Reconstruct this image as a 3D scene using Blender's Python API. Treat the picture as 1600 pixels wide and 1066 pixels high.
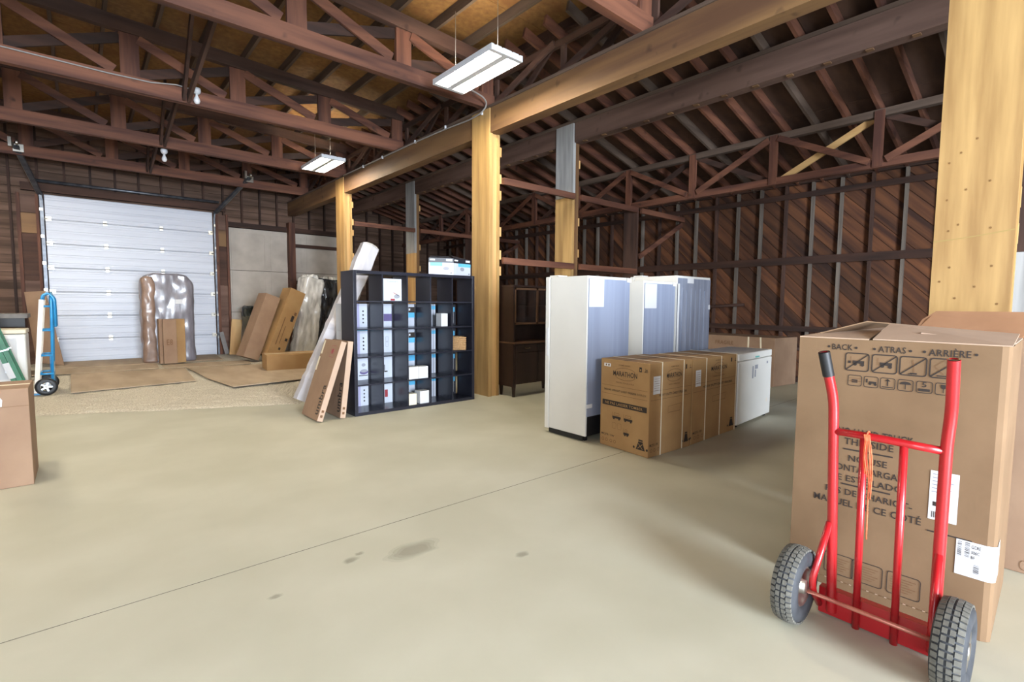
import bpy, bmesh, math, random
from mathutils import Vector, Matrix, noise
random.seed(7)
for o in list(bpy.data.objects): bpy.data.objects.remove(o)
S = bpy.context.scene
COL = S.collection

# ------------------------------------------------------------------ camera
CAM_F, YAW, PITCH, ROLL, CAM_H = 778.9, 0.712596, 0.073361, -0.0065775, 1.435
cd = bpy.data.cameras.new('camera'); cam = bpy.data.objects.new('camera', cd); COL.objects.link(cam)
cd.sensor_fit = 'HORIZONTAL'; cd.sensor_width = 36.0; cd.lens = CAM_F / 1600 * 36.0
cd.clip_start = 0.05; cd.clip_end = 200
fw = Vector((math.sin(YAW) * math.cos(PITCH), math.cos(YAW) * math.cos(PITCH), -math.sin(PITCH)))
rt = Vector((math.cos(YAW), -math.sin(YAW), 0)); dn = fw.cross(rt)
c_, s_ = math.cos(ROLL), math.sin(ROLL)
r2 = c_ * rt + s_ * dn; d2 = -s_ * rt + c_ * dn
cam.matrix_world = Matrix(((r2.x, -d2.x, -fw.x, 0), (r2.y, -d2.y, -fw.y, 0), (r2.z, -d2.z, -fw.z, CAM_H), (0, 0, 0, 1)))
S.camera = cam

# ------------------------------------------------------------------ world, light, exposure
w = bpy.data.worlds.new('world'); S.world = w; w.use_nodes = True
w.node_tree.nodes['Background'].inputs[0].default_value = (0.62, 0.76, 1.0, 1)
w.node_tree.nodes['Background'].inputs[1].default_value = 1.0
DAY_POWER, LEFT_POWER, TUBE_STRENGTH = 2500.0, 120.0, 110.0
def area(name, loc, rot, sx, sy, power, colr):
    l = bpy.data.lights.new(name, 'AREA'); l.shape = 'RECTANGLE'; l.size = sx; l.size_y = sy; l.energy = power; l.color = colr
    o = bpy.data.objects.new(name, l); COL.objects.link(o); o.location = loc; o.rotation_euler = rot; return o
# daylight through the open overhead door in the front wall and the door in the left wall
area('daylight_front_door', (.1, -7.95, 2.0), (math.radians(83), 0, 0), 3.8, 3.7, DAY_POWER, (0.80, 0.89, 1.0))
area('daylight_left_door', (-2.05, -1.2, 1.5), (math.radians(90), 0, math.radians(-90)), 2.6, 2.4, LEFT_POWER, (0.86, 0.93, 1.0))
S.view_settings.view_transform = 'Standard'; S.view_settings.look = 'None'
S.view_settings.exposure = 0.55; S.view_settings.gamma = 1.0; S.view_settings.use_curve_mapping = False
S.cycles.use_denoising = True
S.cycles.max_bounces = 8; S.cycles.diffuse_bounces = 5

# ------------------------------------------------------------------ materials
def lin(h):
    h = h.lstrip('#'); r = [int(h[i:i + 2], 16) / 255 for i in (0, 2, 4)]
    return tuple((c / 12.92 if c <= .04045 else ((c + .055) / 1.055) ** 2.4) for c in r) + (1,)
MATS = {}
def mat(name, c1, c2=None, rough=.6, scale=6.0, stretch=(1, 1, 1), detail=5, bump=0.0, metal=0.0, coat=0.0, rnd=0.0,
        lo=.35, hi=.65, emit=None, spec=.5, alpha=1.0, trans=0.0, bscale=None, spots=None, rot=0):
    if name in MATS: return MATS[name]
    m = bpy.data.materials.new(name); m.use_nodes = True; nt = m.node_tree; N = nt.nodes; L = nt.links
    b = N['Principled BSDF']; b.inputs['Roughness'].default_value = rough; b.inputs['Metallic'].default_value = metal
    b.inputs['Specular IOR Level'].default_value = spec; b.inputs['Coat Weight'].default_value = coat; b.inputs['Coat Roughness'].default_value = .12
    b.inputs['Alpha'].default_value = alpha; b.inputs['Transmission Weight'].default_value = trans
    tc = N.new('ShaderNodeTexCoord'); mp = N.new('ShaderNodeMapping'); mp.inputs['Scale'].default_value = stretch
    L.new(tc.outputs['Object'], mp.inputs[0]); pre = tc.outputs['Object']
    if rot:
        m0 = N.new('ShaderNodeMapping'); m0.inputs['Rotation'].default_value = (rot, 0, 0); L.new(tc.outputs['Object'], m0.inputs[0]); pre = m0.outputs[0]; L.new(pre, mp.inputs[0])
    if rnd:
        oi = N.new('ShaderNodeObjectInfo'); va = N.new('ShaderNodeVectorMath'); va.operation = 'MULTIPLY_ADD'
        L.new(pre, va.inputs[0]); va.inputs[1].default_value = (1, 1, 1)
        cx = N.new('ShaderNodeCombineXYZ'); mu = N.new('ShaderNodeMath'); mu.operation = 'MULTIPLY'; mu.inputs[1].default_value = 37.0
        L.new(oi.outputs['Random'], mu.inputs[0])
        for i in range(3): L.new(mu.outputs[0], cx.inputs[i])
        L.new(cx.outputs[0], va.inputs[2]); L.new(va.outputs[0], mp.inputs[0])
    no = N.new('ShaderNodeTexNoise'); no.inputs['Scale'].default_value = scale; no.inputs['Detail'].default_value = detail
    L.new(mp.outputs[0], no.inputs[0])
    col = lin(c1); cout = None
    if c2:
        cr = N.new('ShaderNodeValToRGB'); cr.color_ramp.elements[0].position = lo; cr.color_ramp.elements[1].position = hi
        cr.color_ramp.elements[0].color = lin(c1); cr.color_ramp.elements[1].color = lin(c2)
        L.new(no.outputs[0], cr.inputs[0]); cout = cr.outputs[0]
        if spots:
            n3 = N.new('ShaderNodeTexNoise'); n3.inputs['Scale'].default_value = spots[1]; n3.inputs['Detail'].default_value = 2
            L.new(tc.outputs['Object'], n3.inputs[0])
            c3 = N.new('ShaderNodeValToRGB'); c3.color_ramp.elements[0].position = spots[2]; c3.color_ramp.elements[1].position = spots[3]
            mx = N.new('ShaderNodeMix'); mx.data_type = 'RGBA'; L.new(n3.outputs[0], c3.inputs[0]); L.new(c3.outputs[0], mx.inputs[0])
            L.new(cout, mx.inputs[6]); mx.inputs[7].default_value = lin(spots[0]); cout = mx.outputs[2]
        if rnd:
            hs = N.new('ShaderNodeHueSaturation'); mr = N.new('ShaderNodeMapRange')
            mr.inputs[3].default_value = 1 - rnd; mr.inputs[4].default_value = 1 + rnd
            L.new(oi.outputs['Random'], mr.inputs[0]); L.new(mr.outputs[0], hs.inputs['Value']); L.new(cout, hs.inputs['Color']); cout = hs.outputs[0]
        L.new(cout, b.inputs['Base Color'])
    else:
        b.inputs['Base Color'].default_value = col
    if bump:
        bp = N.new('ShaderNodeBump'); bp.inputs['Strength'].default_value = bump; bp.inputs['Distance'].default_value = .01
        if bscale:
            n2 = N.new('ShaderNodeTexNoise'); n2.inputs['Scale'].default_value = bscale; n2.inputs['Detail'].default_value = 4
            L.new(mp.outputs[0], n2.inputs[0]); L.new(n2.outputs[0], bp.inputs['Height'])
        else: L.new(no.outputs[0], bp.inputs['Height'])
        L.new(bp.outputs[0], b.inputs['Normal'])
    if emit:
        b.inputs['Emission Color'].default_value = (*emit[:3], 1); b.inputs['Emission Strength'].default_value = emit[3]
    MATS[name] = m; return m
STR = {'x': (.08, 1, 1), 'y': (1, .08, 1), 'z': (1, 1, .08)}
def wood(kind, ax):
    p = dict(red=('#46271d', '#714733', .75, 9), dark=('#2a1912', '#452b1f', .8, 9), yellow=('#957345', '#b8955f', .6, 9),
             stud=('#5b5148', '#766c62', .8, 9), grey=('#46372d', '#5d4c40', .8, 9), beam=('#593d29', '#7e5e3b', .7, 5), beam2=('#50392f', '#70564a', .8, 6), plank=('#5e3a2a', '#96603f', .8, 8),
             old=('#38251d', '#553b30', .85, 8), silver=('#8c8b89', '#acaba9', .6, 12), pine=('#b98d58', '#d3ab72', .6, 8))[kind]
    return mat('wood_%s_%s' % (kind, ax), p[0], p[1], rough=p[2], scale=p[3], stretch=STR.get(ax, (1, .3, .3)), bump=.25, rnd=.16 if kind != 'yellow' else .05, spots=('#2e1c14', 5, .66, .82) if kind in ('red', 'dark', 'old', 'beam', 'beam2') else None)
M_CARD = mat('cardboard', '#70573d', '#7b6146', rough=.85, scale=3, bump=.05, bscale=60)
M_CARD_D = mat('cardboard_golden', '#96734a', '#a28054', rough=.85, scale=3, bump=.05, bscale=60)
M_CARD_R = mat('cardboard_dull', '#866a54', '#93775f', rough=.85, scale=3, bump=.05, bscale=60)
M_CARD_P = mat('cardboard_pale', '#ac927d', '#b89e88', rough=.85, scale=3)
M_CARD_IN = mat('cardboard_inside', '#8d6648', '#9a7152', rough=.9, scale=4)
M_INK = mat('print_ink', '#2a211c', rough=.8)
M_INK_T = mat('print_ink_soft', '#6b4c30', rough=.85)
M_LABEL = mat('label_paper', '#cdced0', rough=.6)
M_WHITE = mat('white_enamel', '#d3d2cd', '#d9d8d3', rough=.32, scale=2)
M_BACK = mat('fridge_back_steel', '#858ea3', '#929bb0', rough=.5, scale=2, stretch=(8, 8, .2), metal=.1)
M_FOIL = mat('wrapped_steel', '#80889a', '#979fb0', rough=.32, scale=5, stretch=(3, 3, .3), metal=.2, bump=.25, coat=.4)
M_BLACK = mat('black_plastic', '#17181b', rough=.5)
M_SHELF = mat('shelf_laminate', '#1b1c26', '#20222e', rough=.28, scale=3, spec=.55)
M_HUTCH = mat('hutch_veneer', '#20130f', '#2c1b15', rough=.42, scale=8, stretch=(1, 1, .08))
M_HUTCH_E = mat('hutch_edge', '#4c3323', '#5f432e', rough=.5, scale=8)
M_GLASS = mat('cabinet_glass', '#ffffff', rough=.04, trans=1.0, spec=.5)
M_RED = mat('red_powder_coat', '#a1141a', '#ac1a21', rough=.33, scale=4, coat=.4)
M_TIRE = mat('tire_rubber', '#2b2d31', '#3a3c40', rough=.75, scale=20)
M_TREAD = mat('tire_tread_dust', '#56544e', '#6a6860', rough=.9, scale=30)
M_STEEL = mat('zinc_steel', '#a8a39a', '#c4beb2', rough=.3, metal=.9, scale=10)
M_GALV = mat('galvanized_track', '#55585e', '#71757c', rough=.4, metal=.7, scale=8)
M_ROPE = mat('orange_cord', '#d8562c', '#e0704a', rough=.8, scale=60)
M_BLUE = mat('blue_enamel', '#1f83bd', '#2a92cb', rough=.35, scale=4, coat=.3)
M_CREAM = mat('cream_rail', '#d8d0c4', '#e2dacd', rough=.5, scale=4)
M_GREEN = mat('green_fibreglass', '#12623f', '#1a7049', rough=.45, scale=5)
M_ALU = mat('aluminium', '#b4b8ba', '#c8cccd', rough=.3, metal=.8, scale=8)
M_DOOR = mat('garage_door_steel', '#c3c7d3', '#cdd1dc', rough=.38, scale=2, stretch=(.3, 1, 6), spec=.5, bump=.08)
M_CREAMDOOR = mat('old_door_paint', '#aba196', '#b9afa4', rough=.7, scale=2.5, spots=('#a0958a', 2, .5, .9))
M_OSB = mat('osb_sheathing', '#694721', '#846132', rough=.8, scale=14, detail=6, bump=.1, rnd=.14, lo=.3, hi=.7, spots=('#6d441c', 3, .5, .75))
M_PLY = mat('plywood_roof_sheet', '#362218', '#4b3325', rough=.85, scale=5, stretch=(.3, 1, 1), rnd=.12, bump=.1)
M_PLYF = mat('plywood_floor_sheet', '#9b8871', '#b09c84', rough=.85, scale=3, stretch=(1, .3, 1), rnd=.06)
M_CONC = mat('concrete', '#b5b29e', '#c0bdaa', rough=.6, scale=1.3, detail=8, bump=.03, bscale=40, spots=('#aeab96', 1.2, .5, .9))
M_STAIN = mat('oil_stain', '#8b8371', '#a39a86', rough=.6, scale=8)
M_GRAVEL = mat('gravel', '#a59c8a', '#d3cbba', rough=.95, scale=55, detail=6, bump=.8, lo=.38, hi=.62)
M_FLOORBASE = mat('joint_dirt', '#4e463a', rough=.95)
M_FILM = mat('clear_wrap', '#b5b1ab', '#e0ddd8', rough=.18, scale=5, stretch=(2, 2, .5), coat=.8, bump=.4, bscale=14)
M_SOFA = mat('wrapped_grey_upholstery', '#6d6970', '#8e8a92', rough=.3, scale=4, stretch=(2, 2, .5), coat=.6, bump=.35, bscale=9, lo=.4, hi=.7)
M_SOFA_B = mat('wrapped_brown_card', '#7a6050', '#917766', rough=.45, scale=5, coat=.25, bump=.3, bscale=10)
M_DARKWRAP = mat('wrapped_dark_fabric', '#26282c', '#55585e', rough=.2, scale=5, stretch=(2, 2, .5), coat=.9, bump=.5, bscale=14, lo=.45, hi=.75)
M_FOAM = mat('foam_roll_wrap', '#b9b7bc', '#cecbd0', rough=.3, scale=4, stretch=(1, 1, .3), coat=.5, bump=.25, bscale=8)
M_WICKER = mat('wicker', '#9a744a', '#c7a377', rough=.85, scale=70, stretch=(1, 1, 2.5), bump=.8)
M_FIX = mat('fixture_enamel', '#c9cbd0', rough=.4)
M_TUBE = mat('fluorescent_tube', '#ffffff', rough=.5, emit=(1.0, .90, .70, TUBE_STRENGTH))
M_CABLE = mat('grey_cable', '#8e8a86', rough=.5)
M_PRODUCT = mat('product_box_white', '#b4bac6', '#c0c6d2', rough=.45, scale=3)
M_PBLUE = mat('product_box_blue', '#4a9fc9', '#64b3d8', rough=.45, scale=4)
M_PDARK = mat('product_box_black', '#20222b', rough=.45)
M_PPURP = mat('product_box_purple', '#5a4f7c', rough=.5)
M_GREY = mat('grey_print', '#8c8f99', rough=.6)
M_REDP = mat('red_print', '#8f2b35', rough=.6)
M_BAG = mat('black_bag', '#121512', '#232823', rough=.3, scale=9, bump=.6)
M_BINP = mat('olive_bin', '#3d3a2e', '#5a5443', rough=.7, scale=6)
M_BEIGE = mat('freezer_lid', '#d2c8ae', '#d9cfb6', rough=.4, scale=3)
M_BENCH = mat('bench_top', '#6d6a69', '#807c7a', rough=.7, scale=6)
M_PAPERY = mat('masking_tape', '#ddd3bb', rough=.7)
M_BRASS = mat('pull_brass', '#8a7a55', rough=.3, metal=.9)
M_BULB = mat('frosted_bulb', '#d6d6d8', rough=.25)

# ------------------------------------------------------------------ geometry helpers
def link(o, parent=None, inv=True):
    COL.objects.link(o)
    if parent is not None:
        o.parent = parent
        if inv: o.matrix_parent_inverse = Matrix(parent['_m']).inverted() if False else PM[parent.name].inverted()
    return o
PM = {}
def empty(name, label=None, cat=None, loc=(0, 0, 0), rz=0, group=None, kind=None):
    o = bpy.data.objects.new(name, None); COL.objects.link(o); o.location = loc; o.rotation_euler = (0, 0, rz); o.empty_display_size = .1
    PM[o.name] = Matrix.Translation(loc) @ Matrix.Rotation(rz, 4, 'Z'); tag(o, label, cat, group, kind); return o
def tag(o, label=None, cat=None, group=None, kind=None):
    if label: o['label'] = label
    if cat: o['category'] = cat
    if group: o['group'] = group
    if kind: o['kind'] = kind
    return o
def mesh(name, V, F, m, parent=None, smooth=False, world=False, bevel=0.0):
    me = bpy.data.meshes.new(name); me.from_pydata([tuple(v) for v in V], [], F); me.update()
    if bevel:
        bm = bmesh.new(); bm.from_mesh(me); bmesh.ops.recalc_face_normals(bm, faces=bm.faces)
        bmesh.ops.bevel(bm, geom=list(bm.edges), offset=bevel, segments=2, affect='EDGES', profile=.5); bm.to_mesh(me); bm.free()
    if isinstance(m, (list, tuple)):
        for q in m: me.materials.append(q)
    else: me.materials.append(m)
    if smooth:
        for p in me.polygons: p.use_smooth = True
    o = bpy.data.objects.new(name, me); link(o, parent, inv=world)
    if parent is not None: PM[o.name] = PM[parent.name] if not world else Matrix()
    else: PM[o.name] = Matrix()
    return o
BF = [(0, 3, 2, 1), (4, 5, 6, 7), (0, 1, 5, 4), (1, 2, 6, 5), (2, 3, 7, 6), (3, 0, 4, 7)]
def bxv(x0, x1, y0, y1, z0, z1): return [(x0, y0, z0), (x1, y0, z0), (x1, y1, z0), (x0, y1, z0), (x0, y0, z1), (x1, y0, z1), (x1, y1, z1), (x0, y1, z1)]
def box(name, x0, x1, y0, y1, z0, z1, m, parent=None, bevel=0.0, world=False):
    return mesh(name, bxv(min(x0, x1), max(x0, x1), min(y0, y1), max(y0, y1), min(z0, z1), max(z0, z1)), BF, m, parent, bevel=bevel, world=world)
def barv(p0, p1, wd, th, up=(0, 1, 0)):
    # board from p0 to p1; th = thickness along `up`, wd = width in the other direction
    p0, p1, up = Vector(p0), Vector(p1), Vector(up); d = (p1 - p0).normalized(); up = (up - d * up.dot(d)).normalized(); s = d.cross(up)
    V = []
    for p in (p0, p1):
        for a, b in ((-1, -1), (1, -1), (1, 1), (-1, 1)): V.append(p + s * (a * wd / 2) + up * (b * th / 2))
    return V
def bar(name, p0, p1, wd, th, m, parent=None, up=(0, 1, 0), world=True, bevel=0.0):
    return mesh(name, barv(p0, p1, wd, th, up), [(0, 3, 2, 1), (4, 5, 6, 7), (0, 1, 5, 4), (1, 2, 6, 5), (2, 3, 7, 6), (3, 0, 4, 7)], m, parent, world=world, bevel=bevel)
class MB:
    def __init__(s): s.V = []; s.F = []; s.mi = []
    def add(s, V, F, mi=0):
        n = len(s.V); s.V += [tuple(v) for v in V]; s.F += [tuple(i + n for i in f) for f in F]; s.mi += [mi] * len(F); return s
    def box(s, *a, mi=0): return s.add(bxv(*a), BF, mi)
    def build(s, name, m, parent=None, smooth=False, world=False):
        o = mesh(name, s.V, s.F, m, parent, smooth, world)
        for p, i in zip(o.data.polygons, s.mi): p.material_index = i
        return o
def tubev(pts, r, seg=10, caps=True):
    pts = [Vector(p) for p in pts]; V = []; F = []; n = len(pts); rr = r if isinstance(r, (list, tuple)) else [r] * n
    up = None
    for i, p in enumerate(pts):
        d = (pts[min(i + 1, n - 1)] - pts[max(i - 1, 0)]).normalized()
        if up is None: up = Vector((0, 0, 1)) if abs(d.z) < .9 else Vector((1, 0, 0))
        up = (up - d * up.dot(d)).normalized(); s = d.cross(up)
        for k in range(seg):
            a = 2 * math.pi * k / seg; V.append(p + (up * math.cos(a) + s * math.sin(a)) * rr[i])
    for i in range(n - 1):
        for k in range(seg):
            k2 = (k + 1) % seg; F.append((i * seg + k, i * seg + k2, (i + 1) * seg + k2, (i + 1) * seg + k))
    if caps: F.append(tuple(range(seg - 1, -1, -1))); F.append(tuple((n - 1) * seg + k for k in range(seg)))
    return V, F
def tube(name, pts, r, m, parent=None, seg=10, caps=True, world=False):
    V, F = tubev(pts, r, seg, caps); return mesh(name, V, F, m, parent, smooth=True, world=world)
def bend(pts, rad=.05, n=5):
    # round the corners of a polyline
    P_ = [Vector(p) for p in pts]; out = [P_[0]]
    for i in range(1, len(P_) - 1):
        a, b, c = P_[i - 1], P_[i], P_[i + 1]; r = min(rad, (a - b).length * .45, (c - b).length * .45)
        s, e = b + (a - b).normalized() * r, b + (c - b).normalized() * r
        for k in range(n + 1):
            t = k / n; out.append(s * (1 - t) ** 2 + b * 2 * t * (1 - t) + e * t * t)
    return out + [P_[-1]]
def lathe(name, prof, m, parent=None, seg=24, axis='z', loc=(0, 0, 0), smooth=True):
    V = []; F = []; n = len(prof)
    for k in range(seg):
        a = 2 * math.pi * k / seg
        for r, h in prof:
            x, y = r * math.cos(a), r * math.sin(a)
            v = (x, y, h) if axis == 'z' else ((x, h, y) if axis == 'y' else (h, x, y)); V.append(tuple(v[i] + loc[i] for i in range(3)))
    for k in range(seg):
        for i in range(n - 1):
            k2 = (k + 1) % seg; F.append((k * n + i, k2 * n + i, k2 * n + i + 1, k * n + i + 1))
    return mesh(name, V, F, m, parent, smooth)
def slab_wrap(name, w, d, h, m, parent, rnd=.12, amp=.02, freq=5, nx=26, ny=8, nz=44, seed=0, top_round=.2):
    # soft crinkled slab (mattress or upholstery in plastic wrap), base at z = 0, centred in x and y
    bm = bmesh.new(); bmesh.ops.create_cube(bm, size=2.0)
    bmesh.ops.subdivide_edges(bm, edges=[e for e in bm.edges if abs((e.verts[0].co - e.verts[1].co).z) > .1], cuts=nz, use_grid_fill=True)
    bmesh.ops.subdivide_edges(bm, edges=[e for e in bm.edges if abs((e.verts[0].co - e.verts[1].co).x) > .1], cuts=nx, use_grid_fill=True)
    bmesh.ops.subdivide_edges(bm, edges=[e for e in bm.edges if abs((e.verts[0].co - e.verts[1].co).y) > .1], cuts=ny, use_grid_fill=True)
    for v in bm.verts:
        x, y, z = v.co; X, Y, Z = x * w / 2, y * d / 2, (z + 1) * h / 2
        q = Vector((abs(X) - (w / 2 - rnd), abs(Y) - (d / 2 - min(rnd, d / 2 - .01)), 0)); 
        if q.x > 0 and q.y > 0:
            l = math.hypot(q.x / rnd, q.y / min(rnd, d / 2 - .01)); mm = max(q.x / rnd, q.y / min(rnd, d / 2 - .01))
            f = mm / l; X = math.copysign((w / 2 - rnd) + q.x * f, X); Y = math.copysign((d / 2 - min(rnd, d / 2 - .01)) + q.y * f, Y)
        tz = Z - (h - top_round); tx = abs(X) - (w / 2 - top_round)
        if tz > 0 and tx > 0:
            l = math.hypot(tz, tx); mm = max(tz, tx); f = mm / max(l, 1e-6); Z = h - top_round + tz * f; X = math.copysign(w / 2 - top_round + tx * f, X)
        p = Vector((X * freq, Y * freq, Z * freq * .55 + seed * 9.1))
        n_ = noise.noise(p) + .5 * noise.noise(p * 2.3) + .3 * abs(noise.noise(p * 4.1))
        k = 1 if Z > .02 else 0
        v.co = (X + n_ * amp * k * (x), Y + n_ * amp * k * (1 if y > 0 else -1) * min(1, abs(y) * 1.2), Z + n_ * amp * k * .6 * max(0, z))
    me = bpy.data.meshes.new(name); bm.to_mesh(me); bm.free(); me.materials.append(m)
    for p in me.polygons: p.use_smooth = True
    o = bpy.data.objects.new(name, me); link(o, parent, inv=False); PM[o.name] = Matrix(); return o
# --- flat print
TXT = {}
def text2d(s):
    if s in TXT: return TXT[s]
    c = bpy.data.curves.new('t', 'FONT'); c.body = s; c.fill_mode = 'FRONT'; c.resolution_u = 2; c.offset = .012; c.space_character = 1.06; o = bpy.data.objects.new('t', c); COL.objects.link(o)
    dg = bpy.context.evaluated_depsgraph_get(); me = bpy.data.meshes.new_from_object(o.evaluated_get(dg))
    V = [v.co.copy() for v in me.vertices]; F = [tuple(p.vertices) for p in me.polygons]
    x0 = min(v.x for v in V); x1 = max(v.x for v in V); y0 = min(v.y for v in V); y1 = max(v.y for v in V)
    V = [((v.x - x0) / (x1 - x0), (v.y - y0) / (y1 - y0)) for v in V]; bpy.data.objects.remove(o); bpy.data.curves.remove(c); bpy.data.meshes.remove(me)
    TXT[s] = (V, F); return TXT[s]
class Face:
    # print on a plane: O lower-left corner, u to the right, v up, n outward (all in the parent's space)
    def __init__(s, O, u, v, eps=.0018):
        s.O = Vector(O); s.u = Vector(u).normalized(); s.v = Vector(v).normalized(); s.n = s.u.cross(s.v).normalized(); s.eps = eps; s.mb = MB(); s.k = 0
    def p(s, a, b, e=0): return s.O + s.u * a + s.v * b + s.n * (s.eps + e)
    def poly(s, pts, mi=0, e=0): s.mb.add([s.p(a, b, e) for a, b in pts], [tuple(range(len(pts)))], mi); return s
    def rect(s, a0, b0, a1, b1, mi=0, e=0): return s.poly([(a0, b0), (a1, b0), (a1, b1), (a0, b1)], mi, e)
    def line(s, a0, b0, a1, b1, t=.004, mi=0, e=0):
        d = math.hypot(a1 - a0, b1 - b0) or 1; nx, ny = -(b1 - b0) / d * t / 2, (a1 - a0) / d * t / 2
        return s.poly([(a0 - nx, b0 - ny), (a1 - nx, b1 - ny), (a1 + nx, b1 + ny), (a0 + nx, b0 + ny)], mi, e)
    def ring(s, a0, b0, a1, b1, t=.004, r=.012, mi=0):
        o = []; i = []
        for cx, cy, st in ((a1 - r, b1 - r, 0), (a0 + r, b1 - r, 90), (a0 + r, b0 + r, 180), (a1 - r, b0 + r, 270)):
            for k in range(4):
                an = math.radians(st + 30 * k); o.append((cx + r * math.cos(an), cy + r * math.sin(an))); q = max(r - t, .0005); i.append((cx + q * math.cos(an), cy + q * math.sin(an)))
        n = len(o); s.mb.add([s.p(*a) for a in o] + [s.p(*a) for a in i], [(k, (k + 1) % n, n + (k + 1) % n, n + k) for k in range(n)], mi); return s
    def disc(s, a, b, r, mi=0, sq=1.0, e=0): return s.poly([(a + r * math.cos(2 * math.pi * k / 12), b + r * sq * math.sin(2 * math.pi * k / 12)) for k in range(12)], mi, e)
    def text(s, t, a0, b0, a1, b1, mi=0, e=0):
        V, F = text2d(t); s.mb.add([s.p(a0 + x * (a1 - a0), b0 + y * (b1 - b0), e) for x, y in V], F, mi); return s
    def build(s, name, m, parent):
        o = s.mb.build(name, m, parent); o['kind'] = 'stuff'; return o

# ================================================================== SETTING
XL, XR, YF, YB = -2.10, 10.32, -8.0, 15.70
BX, B2X, GX = 4.75, 6.62, 8.47          # the three lines of posts that carry the roof
def ztc(x): return 5.40 - .044 * x       # top of the truss top chords
def zraf(x): return 4.165 + .26 * (GX - x)   # underside of the lean-to rafters
# floor: two concrete pours with the open joint between them
fl = empty('floor', kind='structure')
box('concrete_slab', XL, XR, YF, 2.905, -.12, 0, M_CONC, fl)
box('concrete_slab', XL, XR, 2.912, YB + .1, -.12, 0, M_CONC, fl)
box('joint_bed', XL, XR, 2.905, 2.912, -.11, -.0004, M_FLOORBASE, fl)
F_ = Face((0, 0, 0), (1, 0, 0), (0, 1, 0), eps=.0012)
def blob(cx, cy, rx, ry, seed, n=26):
    return [(cx + rx * (1 + .35 * noise.noise(Vector((math.cos(t) * 1.7, math.sin(t) * 1.7, seed)))) * math.cos(t), cy + ry * (1 + .35 * noise.noise(Vector((math.cos(t) * 1.7 + 5, math.sin(t) * 1.7, seed)))) * math.sin(t)) for t in [2 * math.pi * k / n for k in range(n)]]
M_STAIN.node_tree.nodes['Principled BSDF'].inputs['Alpha'].default_value = .07
for i, (x, y, a, b) in enumerate(((1.42, 2.50, .17, .09), (1.08, 2.62, .05, .03), (.66, 2.52, .035, .02), (1.86, 2.05, .05, .03), (1.15, 2.66, .03, .02))):
    for q in range(4): F_.poly(blob(x, y, a * (.55 + .17 * q), b * (.55 + .17 * q), i * 3.3 + q * .15), e=.0004 * q)
st = F_.build('oil_stain', M_STAIN, fl); st['kind'] = 'stuff'
# gravel patch beyond the pour and the sheets laid on it
V = []; F = []; nx, ny = 76, 110
for j in range(ny + 1):
    for i in range(nx + 1):
        x = XL + .02 + (4.3 - XL) * i / nx
        e0 = 7.86 - .47 * (x - 1.0) + .10 * noise.noise(Vector((x * 2.1, 3, 0))) + .04 * noise.noise(Vector((x * 9, 1, 0)))
        if x > 2.3: e0 = max(e0, 7.25 + (x - 2.3) * 2.0)
        y = e0 + (15.55 - e0) * (j / ny) ** 1.3
        V.append((x, y, .002 + min(1, j / 4) * (.012 + .012 * noise.noise(Vector((x * 7, y * 7, 0))) + .009 * random.random())))
for j in range(ny):
    for i in range(nx): a = j * (nx + 1) + i; F.append((a, a + 1, a + nx + 2, a + nx + 1))
tag(mesh('gravel', V, F, M_GRAVEL, None), 'loose tan gravel spread over the floor before the garage door', 'gravel', kind='stuff')
def sheet(pts, z, label, m=M_PLYF, t=.012):
    n = len(pts); V = [(x, y, z) for x, y in pts] + [(x, y, z + t) for x, y in pts]
    F = [tuple(range(n - 1, -1, -1)), tuple(range(n, 2 * n))] + [(i, (i + 1) % n, n + (i + 1) % n, n + i) for i in range(n)]
    tag(mesh('plywood_sheet', V, F, m), label, 'plywood sheet', 'sheets laid on the gravel')
sheet([(-.17, 10.12), (1.5, 10.36), (1.62, 12.55), (-.20, 12.75)], .034, 'large tan sheet on the gravel between the blue hand truck and the gravel strip')
sheet([(1.84, 9.12), (3.0, 9.3), (3.6, 10.4), (3.3, 12.0), (1.64, 12.5), (1.70, 10.4)], .050, 'tan sheet with its corner pointing at the concrete, before the leaning cartons')
sheet([(-1.2, 12.85), (1.2, 12.78), (1.25, 13.75), (-1.2, 13.8)], .036, 'long tan sheet crossing in front of the chest freezer and garage door')
sheet([(1.28, 12.72), (2.9, 12.5), (3.05, 13.3), (1.3, 13.38)], .036, 'tan sheet lying before the wrapped grey sofa')
sheet([(-.5, 14.0), (2.6, 13.9), (2.7, 15.4), (-.5, 15.45)], .028, 'tan sheet running along the bottom of the garage door')

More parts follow.
